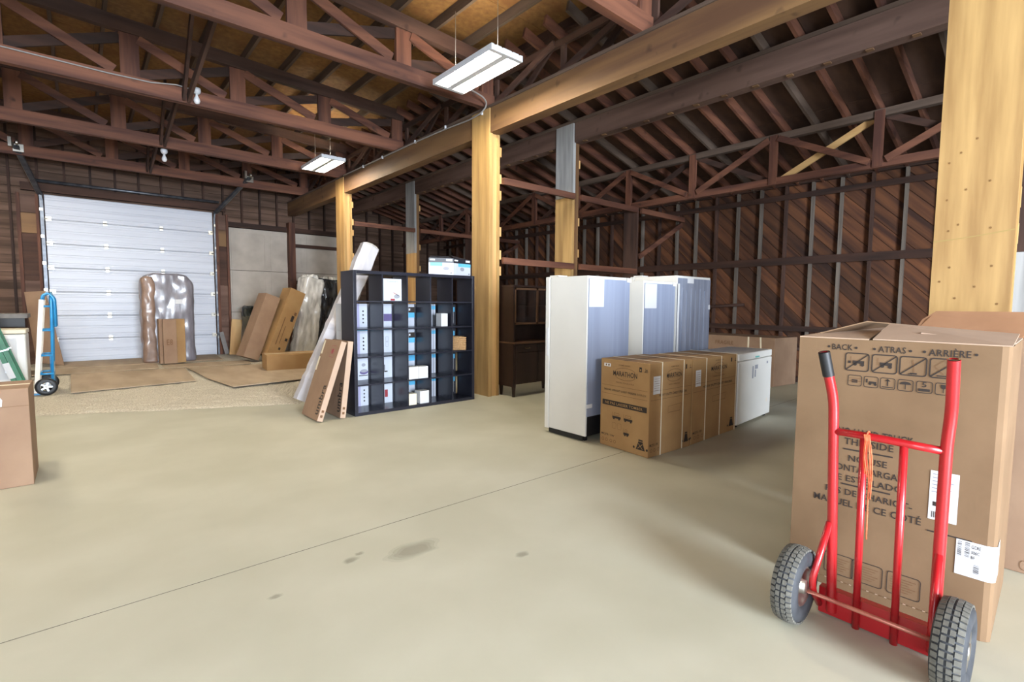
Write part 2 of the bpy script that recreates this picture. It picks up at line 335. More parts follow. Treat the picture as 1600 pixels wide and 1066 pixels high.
# ---- walls
def clip(poly, f):
    out = []
    for i in range(len(poly)):
        a, b = poly[i - 1], poly[i]; fa, fb = f(a), f(b)
        if fa >= 0: 
            if fb >= 0: out.append(b)
            else: t = fa / (fa - fb); out.append((a[0] + (b[0] - a[0]) * t, a[1] + (b[1] - a[1]) * t))
        elif fb >= 0:
            t = fa / (fa - fb); out.append((a[0] + (b[0] - a[0]) * t, a[1] + (b[1] - a[1]) * t)); out.append(b)
    return out
wr = empty('wall_right', kind='structure', loc=(XR, 0, 0))
box('plank_backing', XR + .03, XR + .09, YF, YB + .1, 0, 3.9, wood('dark', 'y'), wr, world=True)
pw = .2; ztop = zraf(XR) + .02
i = -1
cstep = pw * math.sqrt(2)
c0 = -2.2
while True:
    i += 1; a = c0 + i * cstep
    if a > YB + .0: break
    # board runs down towards smaller y: y - z = const
    lo, hi = a - 3.9, a - 3.9 + cstep - .012
    poly = [(lo, 0), (hi, 0), (hi + 4.2, 4.2), (lo + 4.2, 4.2)]
    for f in (lambda p: p[1], lambda p: ztop - p[1], lambda p: p[0] + 2.2, lambda p: YB - p[0]):
        poly = clip(poly, f)
        if len(poly) < 3: break
    if len(poly) < 3: continue
    off = random.uniform(-.004, .004); n = len(poly)
    V = [(XR + off, y, z) for y, z in poly] + [(XR + .03, y, z) for y, z in poly]
    F = [tuple(range(n)), tuple(range(2 * n - 1, n - 1, -1))] + [(k, n + k, n + (k + 1) % n, (k + 1) % n) for k in range(n)]
    mesh('plank', V, F, mat('wood_plank_diag', '#381f14', '#694025', rough=.8, scale=9, stretch=(1, .07, 1), bump=.25, rnd=.4, rot=math.radians(-45)), wr, world=True)
k = 0; y = -1.6
while y < YB - .1:
    box('stud', XR - .09, XR - .002, y - .02, y + .02, .09, ztop, wood('stud' if k % 3 else 'old', 'z'), wr, world=True); y += .459; k += 1
for z0, z1, xa in ((.0, .09, .1), (.96, 1.06, .118), (2.22, 2.36, .118), (3.44, 3.54, .118), (ztop, ztop + .09, .1)):
    box('girt', XR - xa, XR - .0905 if z0 not in (0., ztop) else XR, -2.2, YB, z0, z1, wood('dark', 'y'), wr, world=True)
for z, ya, yb in ((1.44, 4.6, 6.2), (.62, 3.4, 6.6)):
    tube('conduit', [(XR - .13, ya, z + .02), (XR - .13, (ya + yb) / 2, z - .03), (XR - .13, yb, z + .01)], .03, M_BLACK if z > 5 else wood('dark', 'y'), wr, world=True)

wb = empty('wall_back', kind='structure', loc=(0, YB, 0))
def ztopb(x): return (ztc(x) + .14) if x < BX else zraf(x) + .14
# horizontal boards, cut round the two doors
D1 = (-.55, 2.80, 3.88); D2 = (3.16, 6.25, 3.52)
ph = .19; nrow = int(5.6 / ph)
for r in range(nrow):
    z0, z1 = r * ph, r * ph + ph - .008; zm = (z0 + z1) / 2
    spans = [(XL, XR)]
    for d in (D1, D2):
        if zm < d[2]:
            ns = []
            for a, b in spans:
                if b <= d[0] or a >= d[1]: ns.append((a, b))
                else:
                    if a < d[0]: ns.append((a, d[0]))
                    if b > d[1]: ns.append((d[1], b))
            spans = ns
    for a, b in spans:
        xm = b
        while xm > a + .2 and ztopb(xm) < z1: xm -= .1
        if xm > a + .2: box('plank', a, xm, YB + random.uniform(-.004, .004), YB + .03, z0, z1, mat('wood_plank_back', '#483426', '#6f5648', rough=.85, scale=8, stretch=STR['x'], bump=.25, rnd=.22), wb, world=True)
x = XL + .1
while x < XR:
    zt = ztopb(x)
    z0 = 0
    for d in (D1, D2):
        if d[0] - .03 < x < d[1] + .03: z0 = d[2] + .14
    box('stud', x - .022, x + .022, YB - .09, YB - .004, z0, zt, wood('dark', 'z'), wb, world=True); x += .46
box('lintel', D1[0] - .35, D1[1] + .3, YB - .16, YB - .004, D1[2] + .02, D1[2] + .19, wood('old', 'x'), wb, world=True)
box('lintel', D2[0] - .1, D2[1] + .1, YB - .12, YB - .004, D2[2], D2[2] + .13, wood('dark', 'x'), wb, world=True)
# jamb boards beside the garage door, patched with OSB
for a, b in ((-.98, -.62), (2.84, 3.14)):
    box('jamb_board', a, a + .06, YB - .2, YB - .004, 0, 3.82, wood('red', 'z'), wb, world=True)
    box('jamb_board', b - .05, b, YB - .2, YB - .004, 0, 3.82, wood('red', 'z'), wb, world=True)
    for z0, z1, q in ((0, 1.1, 'beam2'), (1.1, 1.9, 'beam2'), (1.9, 2.95, 'old'), (2.95, 3.4, 'beam'), (3.4, 3.8, 'beam2')):
        box('jamb_panel', a + .062, b - .052, YB - .15, YB - .1, z0 + .004, z1 - .004, wood(q, 'x'), wb, world=True)
for x, w_ in ((BX - .05, .17), (6.35, .15)):
    box('wall_post', x, x + w_, YB - .28, YB - .005, 0, 3.78, wood('red' if x < 5 else 'old', 'z'), wb, world=True)
for z, xa, xb in ((3.08, 4.88, 6.35), (2.0, 4.88, 6.35)):
    box('wall_rail', xa, xb, YB - .14, YB - .09, z, z + .1, wood('dark', 'x'), wb, world=True)

wl = empty('wall_left', kind='structure', loc=(XL, 0, 0))
for y0, y1, z0, z1 in ((YF, -2.6, 0, 5.6), (.2, YB, 0, 5.6), (-2.6, .2, 2.75, 5.6)):
    box('wall_section', XL - .1, XL, y0, y1, z0, z1, wood('old', 'y'), wl, world=True)
wf = empty('wall_front', kind='structure', loc=(0, YF, 0))
for x0, x1, z0, z1 in ((XL - .1, -1.9, 0, 5.6), (2.1, BX, 0, 5.6), (-1.9, 2.1, 3.9, 5.6), (BX, XR, 0, 5.2)):
    box('wall_section', x0, x1, YF - .1, YF, z0, z1, wood('old', 'x'), wf, world=True)

box('plank_backing', XL - .1, XR + .1, YB + .06, YB + .12, 0, 5.7, wood('dark', 'x'), wb, world=True)  # added sheet that stops light leaking through the back wall gaps
# ---- garage door: seven hinged sections
d1 = empty('door_1', kind='structure', loc=(1.12, YB - .1, 0))
dx0, dx1 = -.52, 2.78; nsec = 7; hs = 3.84 / nsec
for s in range(nsec):
    z0 = .01 + s * hs; mb = MB()
    # ribbed profile: three shallow horizontal folds on each section
    prof = [(.0, .012), (.02, 0)]
    for q in range(3):
        zz = hs * (q + .5) / 3; prof += [(zz - .03, 0), (zz - .02, .006), (zz + .02, .006), (zz + .03, 0)]
    prof += [(hs - .022, 0), (hs - .004, .012)]
    V = []; F = []
    for zz, off in prof: V += [(dx0, YB - .1 + off, z0 + zz), (dx1, YB - .1 + off, z0 + zz)]
    for q in range(len(prof) - 1): F.append((2 * q, 2 * q + 1, 2 * q + 3, 2 * q + 2))
    n = len(V); V += [(dx0, YB - .05, z0), (dx1, YB - .05, z0), (dx1, YB - .05, z0 + hs - .004), (dx0, YB - .05, z0 + hs - .004)]
    F += [(n, n + 3, n + 2, n + 1), (0, n, n + 1, 1), (n - 2, n - 1, n + 2, n + 3)]
    ds_ = mesh('door_section', V, F, M_DOOR, d1, world=True)
    if s:
        for hx in (.53, 1.64):
            mb = MB(); mb.box(hx - .035, hx + .035, YB - .118, YB - .095, z0 - .06, z0 - .012); mb.box(hx - .035, hx + .035, YB - .118, YB - .095, z0 + .012, z0 + .06)
            mb.add(*tubev([(hx - .04, YB - .12, z0), (hx + .04, YB - .12, z0)], .014, 8)); mb.build('hinge', M_STEEL, ds_, world=True)
        for hx, sg in ((dx0, -1), (dx1, 1)):
            mb = MB(); mb.box(min(hx, hx - sg * .1), max(hx, hx - sg * .1), YB - .125, YB - .095, z0 - .05, z0 + .05)
            mb.add(*tubev([(hx - sg * .05, YB - .13, z0), (hx + sg * .07, YB - .13, z0)], .012, 8)); mb.add(*tubev([(hx + sg * .05, YB - .13, z0), (hx + sg * .075, YB - .13, z0)], .03, 10)); mb.build('roller', M_STEEL, ds_, world=True)
box('bottom_seal', dx0, dx1, YB - .11, YB - .04, .0, .012, M_BLACK, d1, world=True)
# tracks rising from the door head to the last truss
for hx, sg, tx, tz in ((dx0 - .05, -1, -.845, 4.53), (dx1 + .05, 1, 3.40, 4.61)):
    nm = empty('door_track', ('left' if sg < 0 else 'right') + ' steel overhead-door track rising from the door edge to the last truss', 'door track', loc=(hx, YB - .15, 0))
    mb = MB(); mb.box(hx - .03, hx + .03, YB - .16, YB - .12, .0, 3.72); mb.build('vertical_track', M_GALV, nm, world=True)
    p = [(hx, YB - .14, 3.70), (hx + sg * .01, YB - .17, 3.82), (tx, 14.25, tz)]
    bar('angled_track', p[1], p[2], .09, .05, M_GALV, nm, up=(0, 0, 1)); bar('angled_track_flange', (p[1][0] + sg * .045, p[1][1], p[1][2] + .04), (p[2][0] + sg * .045, p[2][1], p[2][2] + .04), .02, .1, M_STEEL, nm, up=(0, 0, 1))
    bar('curved_track', p[0], p[1], .07, .05, M_GALV, nm, up=(1, 0, 0))
    mb = MB(); mb.box(tx - .05, tx + .11, 14.30, 14.39, tz - .09, tz + .06); mb.box(tx - .11, tx - .06, 14.2, 14.39, tz - .02, tz + .16); mb.build('hanger_bracket', M_STEEL, nm, world=True)
    pl_ = lathe('spring_pulley', [(0, -.02), (.055, -.02), (.06, -.012), (.045, 0), (.06, .012), (.055, .02), (0, .02)], M_STEEL, None, 16, 'x', (tx + .02, 14.22, tz + .07)); pl_.parent = nm
    pl_.matrix_parent_inverse = PM[nm.name].inverted()
    for z in (.5, 1.1, 1.7, 2.3, 2.9, 3.5): box('track_bracket', hx - .04 if sg < 0 else hx - .02, hx + .02 if sg < 0 else hx + .04, YB - .17, YB - .1, z - .03, z + .03, M_STEEL, nm, world=True)
tub = tube('torsion_shaft', [(dx0 - .15, YB - .2, 4.12), (dx1 + .15, YB - .2, 4.12)], .035, M_GALV, None, 10)
tag(tub, 'dark torsion shaft across the top of the garage door', 'shaft')
# ---- old cream overhead door beside it
d2_ = empty('door_2', kind='structure', loc=(4.7, YB, 0))
for s in range(3):
    z0 = s * 1.17
    box('door_section', D2[0] + .02, D2[1] - .02, YB - .05, YB + .02, z0 + .004, z0 + 1.162, M_CREAMDOOR, d2_, world=True)
    for q in range(3):
        xa = D2[0] + .06 + q * 1.02; mb = MB()
        for a in ((xa, xa + .12, z0 + .05, z0 + 1.12), (xa + .86, xa + .98, z0 + .05, z0 + 1.12), (xa + .12, xa + .86, z0 + .05, z0 + .14), (xa + .12, xa + .86, z0 + 1.03, z0 + 1.12)):
            mb.box(a[0], a[1], YB - .062, YB - .051, a[2], a[3])
        mb.build('panel_moulding', M_CREAMDOOR, d2_, world=True)
box('lock_plate', 3.3, 3.4, YB - .075, YB - .06, 1.25, 1.32, M_STEEL, d2_, world=True)

# ---- ceiling: main bay on trusses (purlins + OSB), lean-to on rafters (plywood)
ce = empty('ceiling', kind='structure', loc=(0, 0, 5.3))
x = XL + .2
while x < BX + .25:
    z = ztc(x)
    bar('purlin', (x, YF, z + .07), (x, YB, z + .07), .14, .042, wood('grey', 'y'), ce, up=(1, 0, 0)); x += .58
xs = [XL, XL + 1.22, XL + 2.44, XL + 3.66, XL + 4.88, XL + 6.10, BX + .42]
ys = [YF - .1 + 2.44 * k for k in range(11)]
for i in range(len(xs) - 1):
    for j in range(len(ys) - 1):
        a, b = xs[i] + .003, xs[i + 1] - .003; y0, y1 = ys[j] + .003 + (1.22 if i % 2 else 0), min(ys[j + 1] + (1.22 if i % 2 else 0), YB + .1) - .003
        if j == 0 and i % 2: y0 = YF - .1
        if y1 - y0 < .1: continue
        za, zb = ztc(a) + .141, ztc(b) + .141
        mesh('roof_sheet', [(a, y0, za), (b, y0, zb), (b, y1, zb), (a, y1, za), (a, y0, za + .015), (b, y0, zb + .015), (b, y1, zb + .015), (a, y1, za + .015)], BF, M_OSB, ce, world=True)
mesh('roof_light_stop', [(XL - .2, YF - .2, ztc(XL - .2) + .17), (BX + .42, YF - .2, ztc(BX + .42) + .17), (BX + .42, YB + .2, ztc(BX + .42) + .17), (XL - .2, YB + .2, ztc(XL - .2) + .17)] + [(XL - .2, YF - .2, ztc(XL - .2) + .2), (BX + .42, YF - .2, ztc(BX + .42) + .2), (BX + .42, YB + .2, ztc(BX + .42) + .2), (XL - .2, YB + .2, ztc(XL - .2) + .2)], BF, wood('dark', 'y'), ce, world=True)  # extra layer over the sheets, added to block light leaks
mesh('roof_light_stop', [(BX + .42, YF - .2, zraf(BX + .42) + .17), (XR + .2, YF - .2, zraf(XR + .2) + .17), (XR + .2, YB + .2, zraf(XR + .2) + .17), (BX + .42, YB + .2, zraf(BX + .42) + .17)] + [(BX + .42, YF - .2, zraf(BX + .42) + .2), (XR + .2, YF - .2, zraf(XR + .2) + .2), (XR + .2, YB + .2, zraf(XR + .2) + .2), (BX + .42, YB + .2, zraf(BX + .42) + .2)], BF, wood('dark', 'y'), ce, world=True)  # same added light block over the lean-to sheets
box('step_light_stop', BX + .421, BX + .45, YF - .2, YB + .2, zraf(BX + .45) + .13, ztc(BX + .42) + .2, wood('dark', 'y'), ce, world=True)  # added board, shuts out light where the two roofs step
y = -2.0; k = 0
while y < YB:
    a, b = BX + .05, XR
    bar('rafter', (a, y, zraf(a) + .07), (b, y, zraf(b) + .07), .14, .042, wood('red' if k % 4 else 'grey', 'x'), ce, up=(0, 1, 0)); y += .408; k += 1
xs = [BX + .42, 6.0, 7.2, 8.4, 9.6, XR + .1]
for i in range(len(xs) - 1):
    for j in range(len(ys) - 1):
        sh = .8 if i % 2 else 0; a, b = xs[i] + .004, xs[i + 1] - .004; y0, y1 = ys[j] + .004 + sh, min(ys[j + 1] + sh, YB + .1) - .004
        if j == 0: y0 = YF - .1
        if y1 - y0 < .1: continue
        za, zb = zraf(a) + .142, zraf(b) + .142
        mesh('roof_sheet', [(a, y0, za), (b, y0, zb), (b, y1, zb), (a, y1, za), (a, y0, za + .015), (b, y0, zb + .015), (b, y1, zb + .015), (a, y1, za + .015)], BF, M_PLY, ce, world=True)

# ---- roof trusses of the main bay
VX = [-2.02, -.70, .67, 2.03, 3.40, 4.81]
TL = {3.40: 'nearest flat roof truss, only its end showing above the yellow beam', 6.20: 'flat roof truss bearing on the beam over the shelf post, brightest reddish chord',
      9.05: 'flat roof truss carrying the bare bulb holder, second beyond the near light fixture', 11.85: 'flat roof truss behind the far light fixture',
      14.45: 'farthest flat roof truss, just in front of the garage door tracks', .6: 'flat roof truss overhead, above the near plywood post', -2.2: 'flat roof truss behind the viewer near the front wall'}
for y0, lab in TL.items():
    t = empty('roof_truss', lab, 'roof truss', (1.35, y0, 4.4), group='flat roof trusses over the main bay')
    q = 'red' if y0 < 9 else 'red'
    box('bottom_chord', XL, 4.93, y0 - .05, y0 + .05, 4.40, 4.61, wood(q, 'x'), t, world=True)
    bar('top_chord', (XL, y0, ztc(XL) - .095), (4.95, y0, ztc(4.95) - .095), .19, .1, wood('old', 'x'), t, up=(0, 1, 0))
    for i, vx in enumerate(VX):
        box('vertical_web', vx - .11, vx + .11, y0 - .03, y0 + .03, 4.612, ztc(vx) - .195, wood('red', 'z'), t, world=True)
        if i < len(VX) - 1:
            a, b = vx + .1, VX[i + 1] - .1
            bar('diagonal_web', (a, y0 - .028, ztc(a) - .24), (b - .08, y0 - .028, 4.64), .13, .035, wood('red', 'x'), t)
            bar('diagonal_web', (a, y0 + .028, 4.66), (b, y0 + .028, ztc(b) - .26), .13, .035, wood('dark', 'x'), t)
# sway braces between the trusses
for y0, y1, l in ((9.05, 6.26, 'between the first two full trusses'), (11.85, 9.12, 'between the second and third trusses'), (14.45, 11.92, 'between the third and last trusses')):
    t = empty('sway_brace', 'pair of slanting brace boards running lengthwise ' + l, 'brace', (1.4, y0, 4.4))
    bar('brace_board', (1.35, y0 - .08, 4.46), (1.35, y1, 4.92), .13, .04, wood('old', 'y'), t, up=(1, 0, 0))
    bar('brace_board', (1.29, y0 - .08, 4.46), (1.29, y0 - 1.02, 5.30), .13, .04, wood('dark', 'y'), t, up=(1, 0, 0))

# ---- beam on the near post line
def beam(name, label, segs, face_x, th, z0, z1, m, cap, blocks):
    t = empty(name, label, 'beam', (face_x, 6, z0))
    for y0, y1 in segs: box('beam_ply', face_x, face_x + th, y0, y1, z0, z1, m, t, world=True)
    box('top_plate', face_x - .02, face_x + th + .04, segs[0][0], segs[-1][1], z1 + .001, z1 + cap, wood('grey', 'y'), t, world=True)
    return t
POST_Y = [(.36, .78), (6.03, 6.47), (11.52, 11.98)]
b1 = beam('main_beam', 'deep timber beam carrying the trusses, glowing yellow beside the near light fixture', [(YF, .36), (.78, 6.03), (6.47, 11.52), (11.98, YB)], BX + .005, .19, 4.00, 4.36, wood('beam', 'y'), .038, None)
b2 = beam('lean_to_beam', 'dusty brown timber beam in the lean-to on the silver-topped posts', [(YF, .36), (.78, 6.03), (6.47, 11.52), (11.98, YB)], B2X + .005, .17, 4.25, 4.58, wood('beam2', 'y'), .05, None)
y = .9
while y < 15:
    if not any(a - .1 < y < b + .1 for a, b in POST_Y): box('nail_block', B2X + .02, B2X + .08, y, y + .07, 4.236, 4.249, wood('beam', 'y'), b2, world=True)
    y += .408 * 1
# ---- posts
PL = {0: 'wide yellow plywood-faced post at the right edge behind the cartons', 1: 'tall yellow timber post standing at the right end of the black shelf', 2: 'far yellow timber post rising behind the left end of the black shelf'}
def cleat(t, x, y, z): box('cleat', x, x + .035, y, y + .04, z - .07, z + .07, wood('pine', 'z'), t, world=True)
for i, (a, b) in enumerate(POST_Y):
    t = empty('timber_post', PL[i], 'post', (BX + .1, (a + b) / 2, 0), group='yellow posts under the main beam')
    m = wood('yellow', 'z'); w_ = .19
    box('post_side', BX - .012, BX + .052, a, b, 0, 4.358, m, t, world=True)
    box('post_core', BX + .053, BX + .14, a + .015, b - .015, 0, 3.998, wood('pine', 'z'), t, world=True)
    box('post_side', BX + .141, BX + w_, a, b, 0, 3.998, m, t, world=True)
    for z in (3.75, 3.35, 3.1, 2.55, 2.2, 1.95): cleat(t, BX + w_, a, z)
    if i == 0:
        mb = Face((BX - .0125, b, 0), (0, -1, 0), (0, 0, 1))
        for u, v in ((.06, 2.46), (.12, 2.52), (.2, 2.6), (.06, 2.2), (.16, 2.26), (.08, 1.98), (.13, 2.02), (.28, 2.3), (.3, 1.98), (.1, 1.72), (.32, 1.72), (.24, 1.58), (.14, 1.5), (.36, 1.46), (.05, 1.62)):
            mb.disc(u, v, .006, sq=1.3)
        kn = mb.build('nail_knot', mat('knot', '#7d5a30', rough=.7), t); kn['kind'] = 'stuff'
        kn.matrix_parent_inverse = PM[t.name].inverted()
        mb = Face((BX - .0125, b, 0), (0, -1, 0), (0, 0, 1)); mb.poly([(.0, 1.905), (.12, 1.915), (.25, 1.93), (.42, 1.955), (.42, 1.962), (.26, 1.938), (.13, 1.922), (0, 1.914)])
        kn = mb.build('crack_line', mat('crack', '#9c8650', rough=.8), t); kn.matrix_parent_inverse = PM[t.name].inverted()
PL2 = {0: 'whitewashed lean-to post at the right edge behind the yellow plywood post', 1: 'timber post with silver painted top standing behind the white refrigerators', 2: 'slim timber post with silver painted top behind the black shelf'}
for i, (a, b) in enumerate(POST_Y):
    t = empty('lean_to_post', PL2[i], 'post', (B2X + .1, (a + b) / 2, 0), group='posts under the lean-to beam')
    zs = 3.33 if i == 1 else (2.75 if i == 2 else 1.0)
    if i == 0: box('silver_board', B2X - .012, B2X + .055, a + .02, b - .005, 0, 1.95, wood('silver', 'z'), t, world=True); box('post_side', B2X - .006, B2X + .055, a + .03, b, 1.952, 4.6, wood('old', 'z'), t, world=True)
    else: box('post_side', B2X - .006, B2X + .055, a + .03, b, 0, zs, wood('yellow' if i == 1 else 'pine', 'z'), t, world=True)
    box('post_core', B2X + .056, B2X + .13, a + .01, b - .02, 0, 4.248, wood('beam', 'z'), t, world=True)
    if i: box('silver_board', B2X - .012, B2X + .055, a + .02, b - .005, zs + .002, 4.60, wood('silver', 'z'), t, world=True)
    for z in (3.9, 2.9, 2.35): cleat(t, B2X + .13, a + .01, z)
# ---- girder truss in front of the right wall
g = empty('girder_truss', 'long timber girder truss running along the diagonal-boarded wall', 'girder truss', (GX, 6, 3.37))
gy0, gy1 = YF, YB - .1
box('top_chord', GX, GX + .1, gy0, gy1, 4.06, 4.16, wood('grey', 'y'), g, world=True)
box('bottom_chord', GX, GX + .1, gy0, gy1, 3.37, 3.48, wood('red', 'y'), g, world=True)
gv = [6.235 + 1.392 * k for k in range(-7, 7)]
for k, y in enumerate(gv):
    if y < gy0 or y > gy1: continue
    box('vertical_web', GX - .018, GX - .001, y - .06, y + .06, 3.38, 4.14, wood('red', 'z'), g, world=True)
    box('vertical_web', GX + .02, GX + .08, y - .035, y + .035, 3.481, 4.059, wood('red', 'z'), g, world=True)
    y2 = y + 1.392
    if y2 < gy1:
        i2 = int(round((y - 6.235) / 1.392))
        if i2 % 2 == 0: bar('diagonal_web', (GX - .02, y + .07, 4.08), (GX - .02, y2 - .1, 3.46), .09, .036, wood('red', 'y'), g, up=(1, 0, 0))
        else: bar('diagonal_web', (GX - .02, y + .1, 3.46), (GX - .02, y2 - .07, 4.08), .09, .036, wood('red', 'y'), g, up=(1, 0, 0))
        if i2 % 2 == 0: bar('diagonal_web', (GX + .11, y + .1, 3.46), (GX + .11, y2 - .07, 4.08), .09, .036, wood('dark', 'y'), g, up=(1, 0, 0))
        else: bar('diagonal_web', (GX + .11, y + .07, 4.08), (GX + .11, y2 - .1, 3.46), .09, .036, wood('pine' if i2 == -3 else 'dark', 'y'), g, up=(1, 0, 0))
GP = {0: 'hidden girder post near the viewer', 1: 'dark timber post under the girder truss directly above the refrigerators', 2: 'far dark timber post under the girder truss'}
for i, y in enumerate((.668, 6.235, 11.8)):
    if i == 0: continue
    t = empty('girder_post', GP[i], 'post', (GX, y, 0), group='posts under the girder truss'); 
    box('post_side', GX - .0, GX + .05, y - .22, y + .10, 0, 3.368, wood('old', 'z'), t, world=True); box('post_side', GX + .051, GX + .1, y - .10, y + .12, 0, 3.368, wood('red', 'z'), t, world=True)
t = empty('web_girder', 'light web girder of posts and slanting boards standing on the main beam', 'girder truss', (4.9, 6, 4.4))
box('top_chord', 4.965, 5.005, YF, YB - .1, 4.86, 4.95, wood('dark', 'y'), t, world=True)
y = 3.4 - 1.4 * 4
while y < 14:
    box('vertical_web', 4.965, 5.005, y - .04 + 1.36, y + .04 + 1.36, 4.4, 4.858, wood('old', 'z'), t, world=True)
    bar('diagonal_web', (4.945, y + 1.5, 4.45), (4.945, y + .1, 4.92), .085, .035, wood('old', 'y'), t, up=(1, 0, 0))
    bar('diagonal_web', (5.03, y + .9, 4.45), (5.03, y + .25, 4.92), .085, .035, wood('dark', 'y'), t, up=(1, 0, 0)); y += 1.4
# ---- tie rails across the lean-to at each post row
for y, who in ((6.0, 'near row'), (11.49, 'far row')):
    for z, nm in ((3.27, 'upper'), (2.06, 'lower')):
        for xa, xb, seg in ((BX + .232, B2X - .02, 'from yellow post to silver-topped post'), (B2X + .14, GX - .02, 'from silver-topped post to girder post'), (GX + .11, XR - .13, 'from girder post to right wall')):
            if z < 3 and xa > GX: continue
            if z < 3 and y > 8: continue
            o = box('tie_rail', xa, xb, y - .025, y + .025, z, z + .10, wood('red', 'x'))
            tag(o, '%s rail %s, %s' % (nm, seg, who), 'rail', 'tie rails across the lean-to')
    tag(bar('knee_brace', (GX + .13, y + .03, 2.42), (XR - .16, y + .03, 3.22), .1, .045, wood('red', 'x')), 'slanting brace from the girder post up to the right wall, ' + who, 'brace')
    for xa in (BX + .19, B2X + .131):
        pass

# ================================================================== LIGHT FIXTURES
def fixture(x0, x1, y0, y1, z, label, vents=True):
    t = empty('light_fixture', label, 'light fixture', ((x0 + x1) / 2, (y0 + y1) / 2, z), group='hanging fluorescent fixtures')
    mb = MB(); w3 = (x1 - x0) / 2; xc = (x0 + x1) / 2
    for a, b in ((x0, x0 + .042), (x0 + .064, xc - .086), (xc - .064, xc + .064), (xc + .086, x1 - .064), (x1 - .042, x1)) if vents else ((x0, x1),): mb.box(a, b, y0, y1, z + .062, z + .068)
    for a in ((x0, x0 + .006, y0, y1), (x1 - .006, x1, y0, y1)): mb.box(*a, z, z + .062)
    mb.build('housing', M_FIX, t, world=True)
    for a, b in ((y0, y0 + .055), (y1 - .055, y1)): box('end_cap', x0 + .007, x1 - .007, a, b, z, z + .061, M_FIX, t, world=True)
    w_ = x1 - x0; xm = (x0 + x1) / 2
    box('centre_channel', xm - .042, xm + .042, y0 + .056, y1 - .056, z + .002, z + .06, M_FIX, t, world=True)
    for s in (x0 + .13 * w_, x0 + .31 * w_, x1 - .31 * w_, x1 - .13 * w_):
        mb = MB(); mb.add(*tubev([(s, y0 + .058, z + .025), (s, y1 - .058, z + .025)], .016, 10)); mb.build('tube', M_TUBE, t, smooth=True, world=True)
    for yy in (y0 + .18, y1 - .18):
        zt = ztc(xm) - .02
        tube('hanging_wire', [(xm, yy, z + .069), (xm, yy, zt)], .004, M_CABLE, t, 6, world=True)
    return t
fixture(3.60, 4.07, 4.55, 5.78, 4.285, 'near hanging fluorescent light beside the yellow beam')
fixture(3.75, 4.24, 10.16, 11.38, 4.33, 'far hanging fluorescent light by the far yellow post')
fixture(3.65, 4.12, -6.4, -5.17, 4.3, 'hanging fluorescent light overhead behind the viewer')
fixture(-1.3, -.83, 4.5, 5.72, 4.3, 'added closed-top fill light on the left side, out of frame', False)  # unseen fill lamp added to lift the floor, top closed to keep the roof dark
fixture(-1.75, -1.28, 8.4, 9.62, 4.3, 'added closed-top fill light near the left wall, out of frame', False)  # another added fill lamp, brightens the gravel
fixture(-1.75, -1.28, 12.1, 13.32, 4.3, 'added closed-top fill light by the garage door, out of frame', False)  # added fill lamp for the floor at the back
cb = empty('supply_cable', 'grey supply cable looping from the near light fixture and running along the yellow beam', 'cable', (4.7, 6.2, 4.36))
pts = [(3.84, 5.7, 4.37), (4.1, 5.85, 4.44), (4.4, 5.95, 4.47), (4.6, 6.0, 4.46), (4.70, 6.05, 4.42), (4.715, 6.1, 4.37), (4.70, 6.2, 4.31), (4.715, 6.5, 4.30), (4.725, 7.2, 4.34), (4.725, 8.2, 4.36), (4.73, 9.5, 4.37), (4.73, 11.0, 4.38), (4.72, 11.45, 4.38)]
tube('cable_run', bend(pts, .3, 4), .012, M_CABLE, cb, 7, world=True)
for y in (6.2, 7.2, 8.2, 9.5, 10.4): box('cable_clip', 4.712, 4.745, y - .012, y + .012, 4.325 + (.02 if y > 7 else -.03), 4.375 + (.02 if y > 7 else -.03), M_FIX, cb, world=True)
def bulb(x, y, z, label, cab=None):
    t = empty('bulb_holder', label, 'lamp holder', (x, y, z))
    lathe('junction_box', [(0, .07), (.055, .065), (.06, .03), (.05, 0), (.03, -.02), (0, -.02)], M_FIX, t, 10)
    lathe('bulb', [(.0, -.021), (.018, -.022), (.02, -.05), (.04, -.09), (.045, -.12), (.03, -.155), (0, -.165)], M_BULB, t, 14)
    if cab: tube('cable', cab, .01, M_CABLE, t, 6, world=True)
bulb(1.45, 8.93, 4.56, 'white bulb holder with unlit bulb fixed to the middle truss', [(1.42, 8.95, 4.60), (1.2, 8.97, 4.62), (.9, 8.98, 4.57), (.4, 8.98, 4.56), (-.4, 8.98, 4.57), (-1.6, 8.98, 4.58)])
bulb(1.33, 11.72, 4.27, 'small white bulb holder hanging under the third truss')

# ================================================================== BLACK CUBE SHELF
SX0, SX1, SY0, SY1, SH = 2.575, 4.445, 6.005, 6.40, 1.85
sh = empty('cube_shelf', 'large black open cube shelf with twenty-five compartments', 'shelf', ((SX0 + SX1) / 2, SY0, 0))
T, ti = .042, .018
box('side_panel', SX0, SX0 + T, SY0, SY1, 0, SH, M_SHELF, sh, world=True, bevel=.002); box('side_panel', SX1 - T, SX1, SY0, SY1, 0, SH, M_SHELF, sh, world=True, bevel=.002)
box('top_panel', SX0 + T, SX1 - T, SY0, SY1, SH - T, SH, M_SHELF, sh, world=True, bevel=.002); box('bottom_panel', SX0 + T, SX1 - T, SY0, SY1, 0, T, M_SHELF, sh, world=True, bevel=.002)
cw = (SX1 - SX0 - 2 * T - 4 * ti) / 5; ch = (SH - 2 * T - 4 * ti) / 5
def cellx(c): return SX0 + T + c * (cw + ti)
def cellz(r): return SH - T - (r + 1) * ch - r * ti      # r = 0 is the top row; floor of the cell
for c in range(4): box('divider', cellx(c) + cw, cellx(c + 1), SY0 + .002, SY1, T, SH - T, M_SHELF, sh, world=True)
for r in range(4):
    for c in range(5): box('shelf_board', cellx(c), cellx(c) + cw, SY0 + .002, SY1, cellz(r) - ti, cellz(r), M_SHELF, sh, world=True)
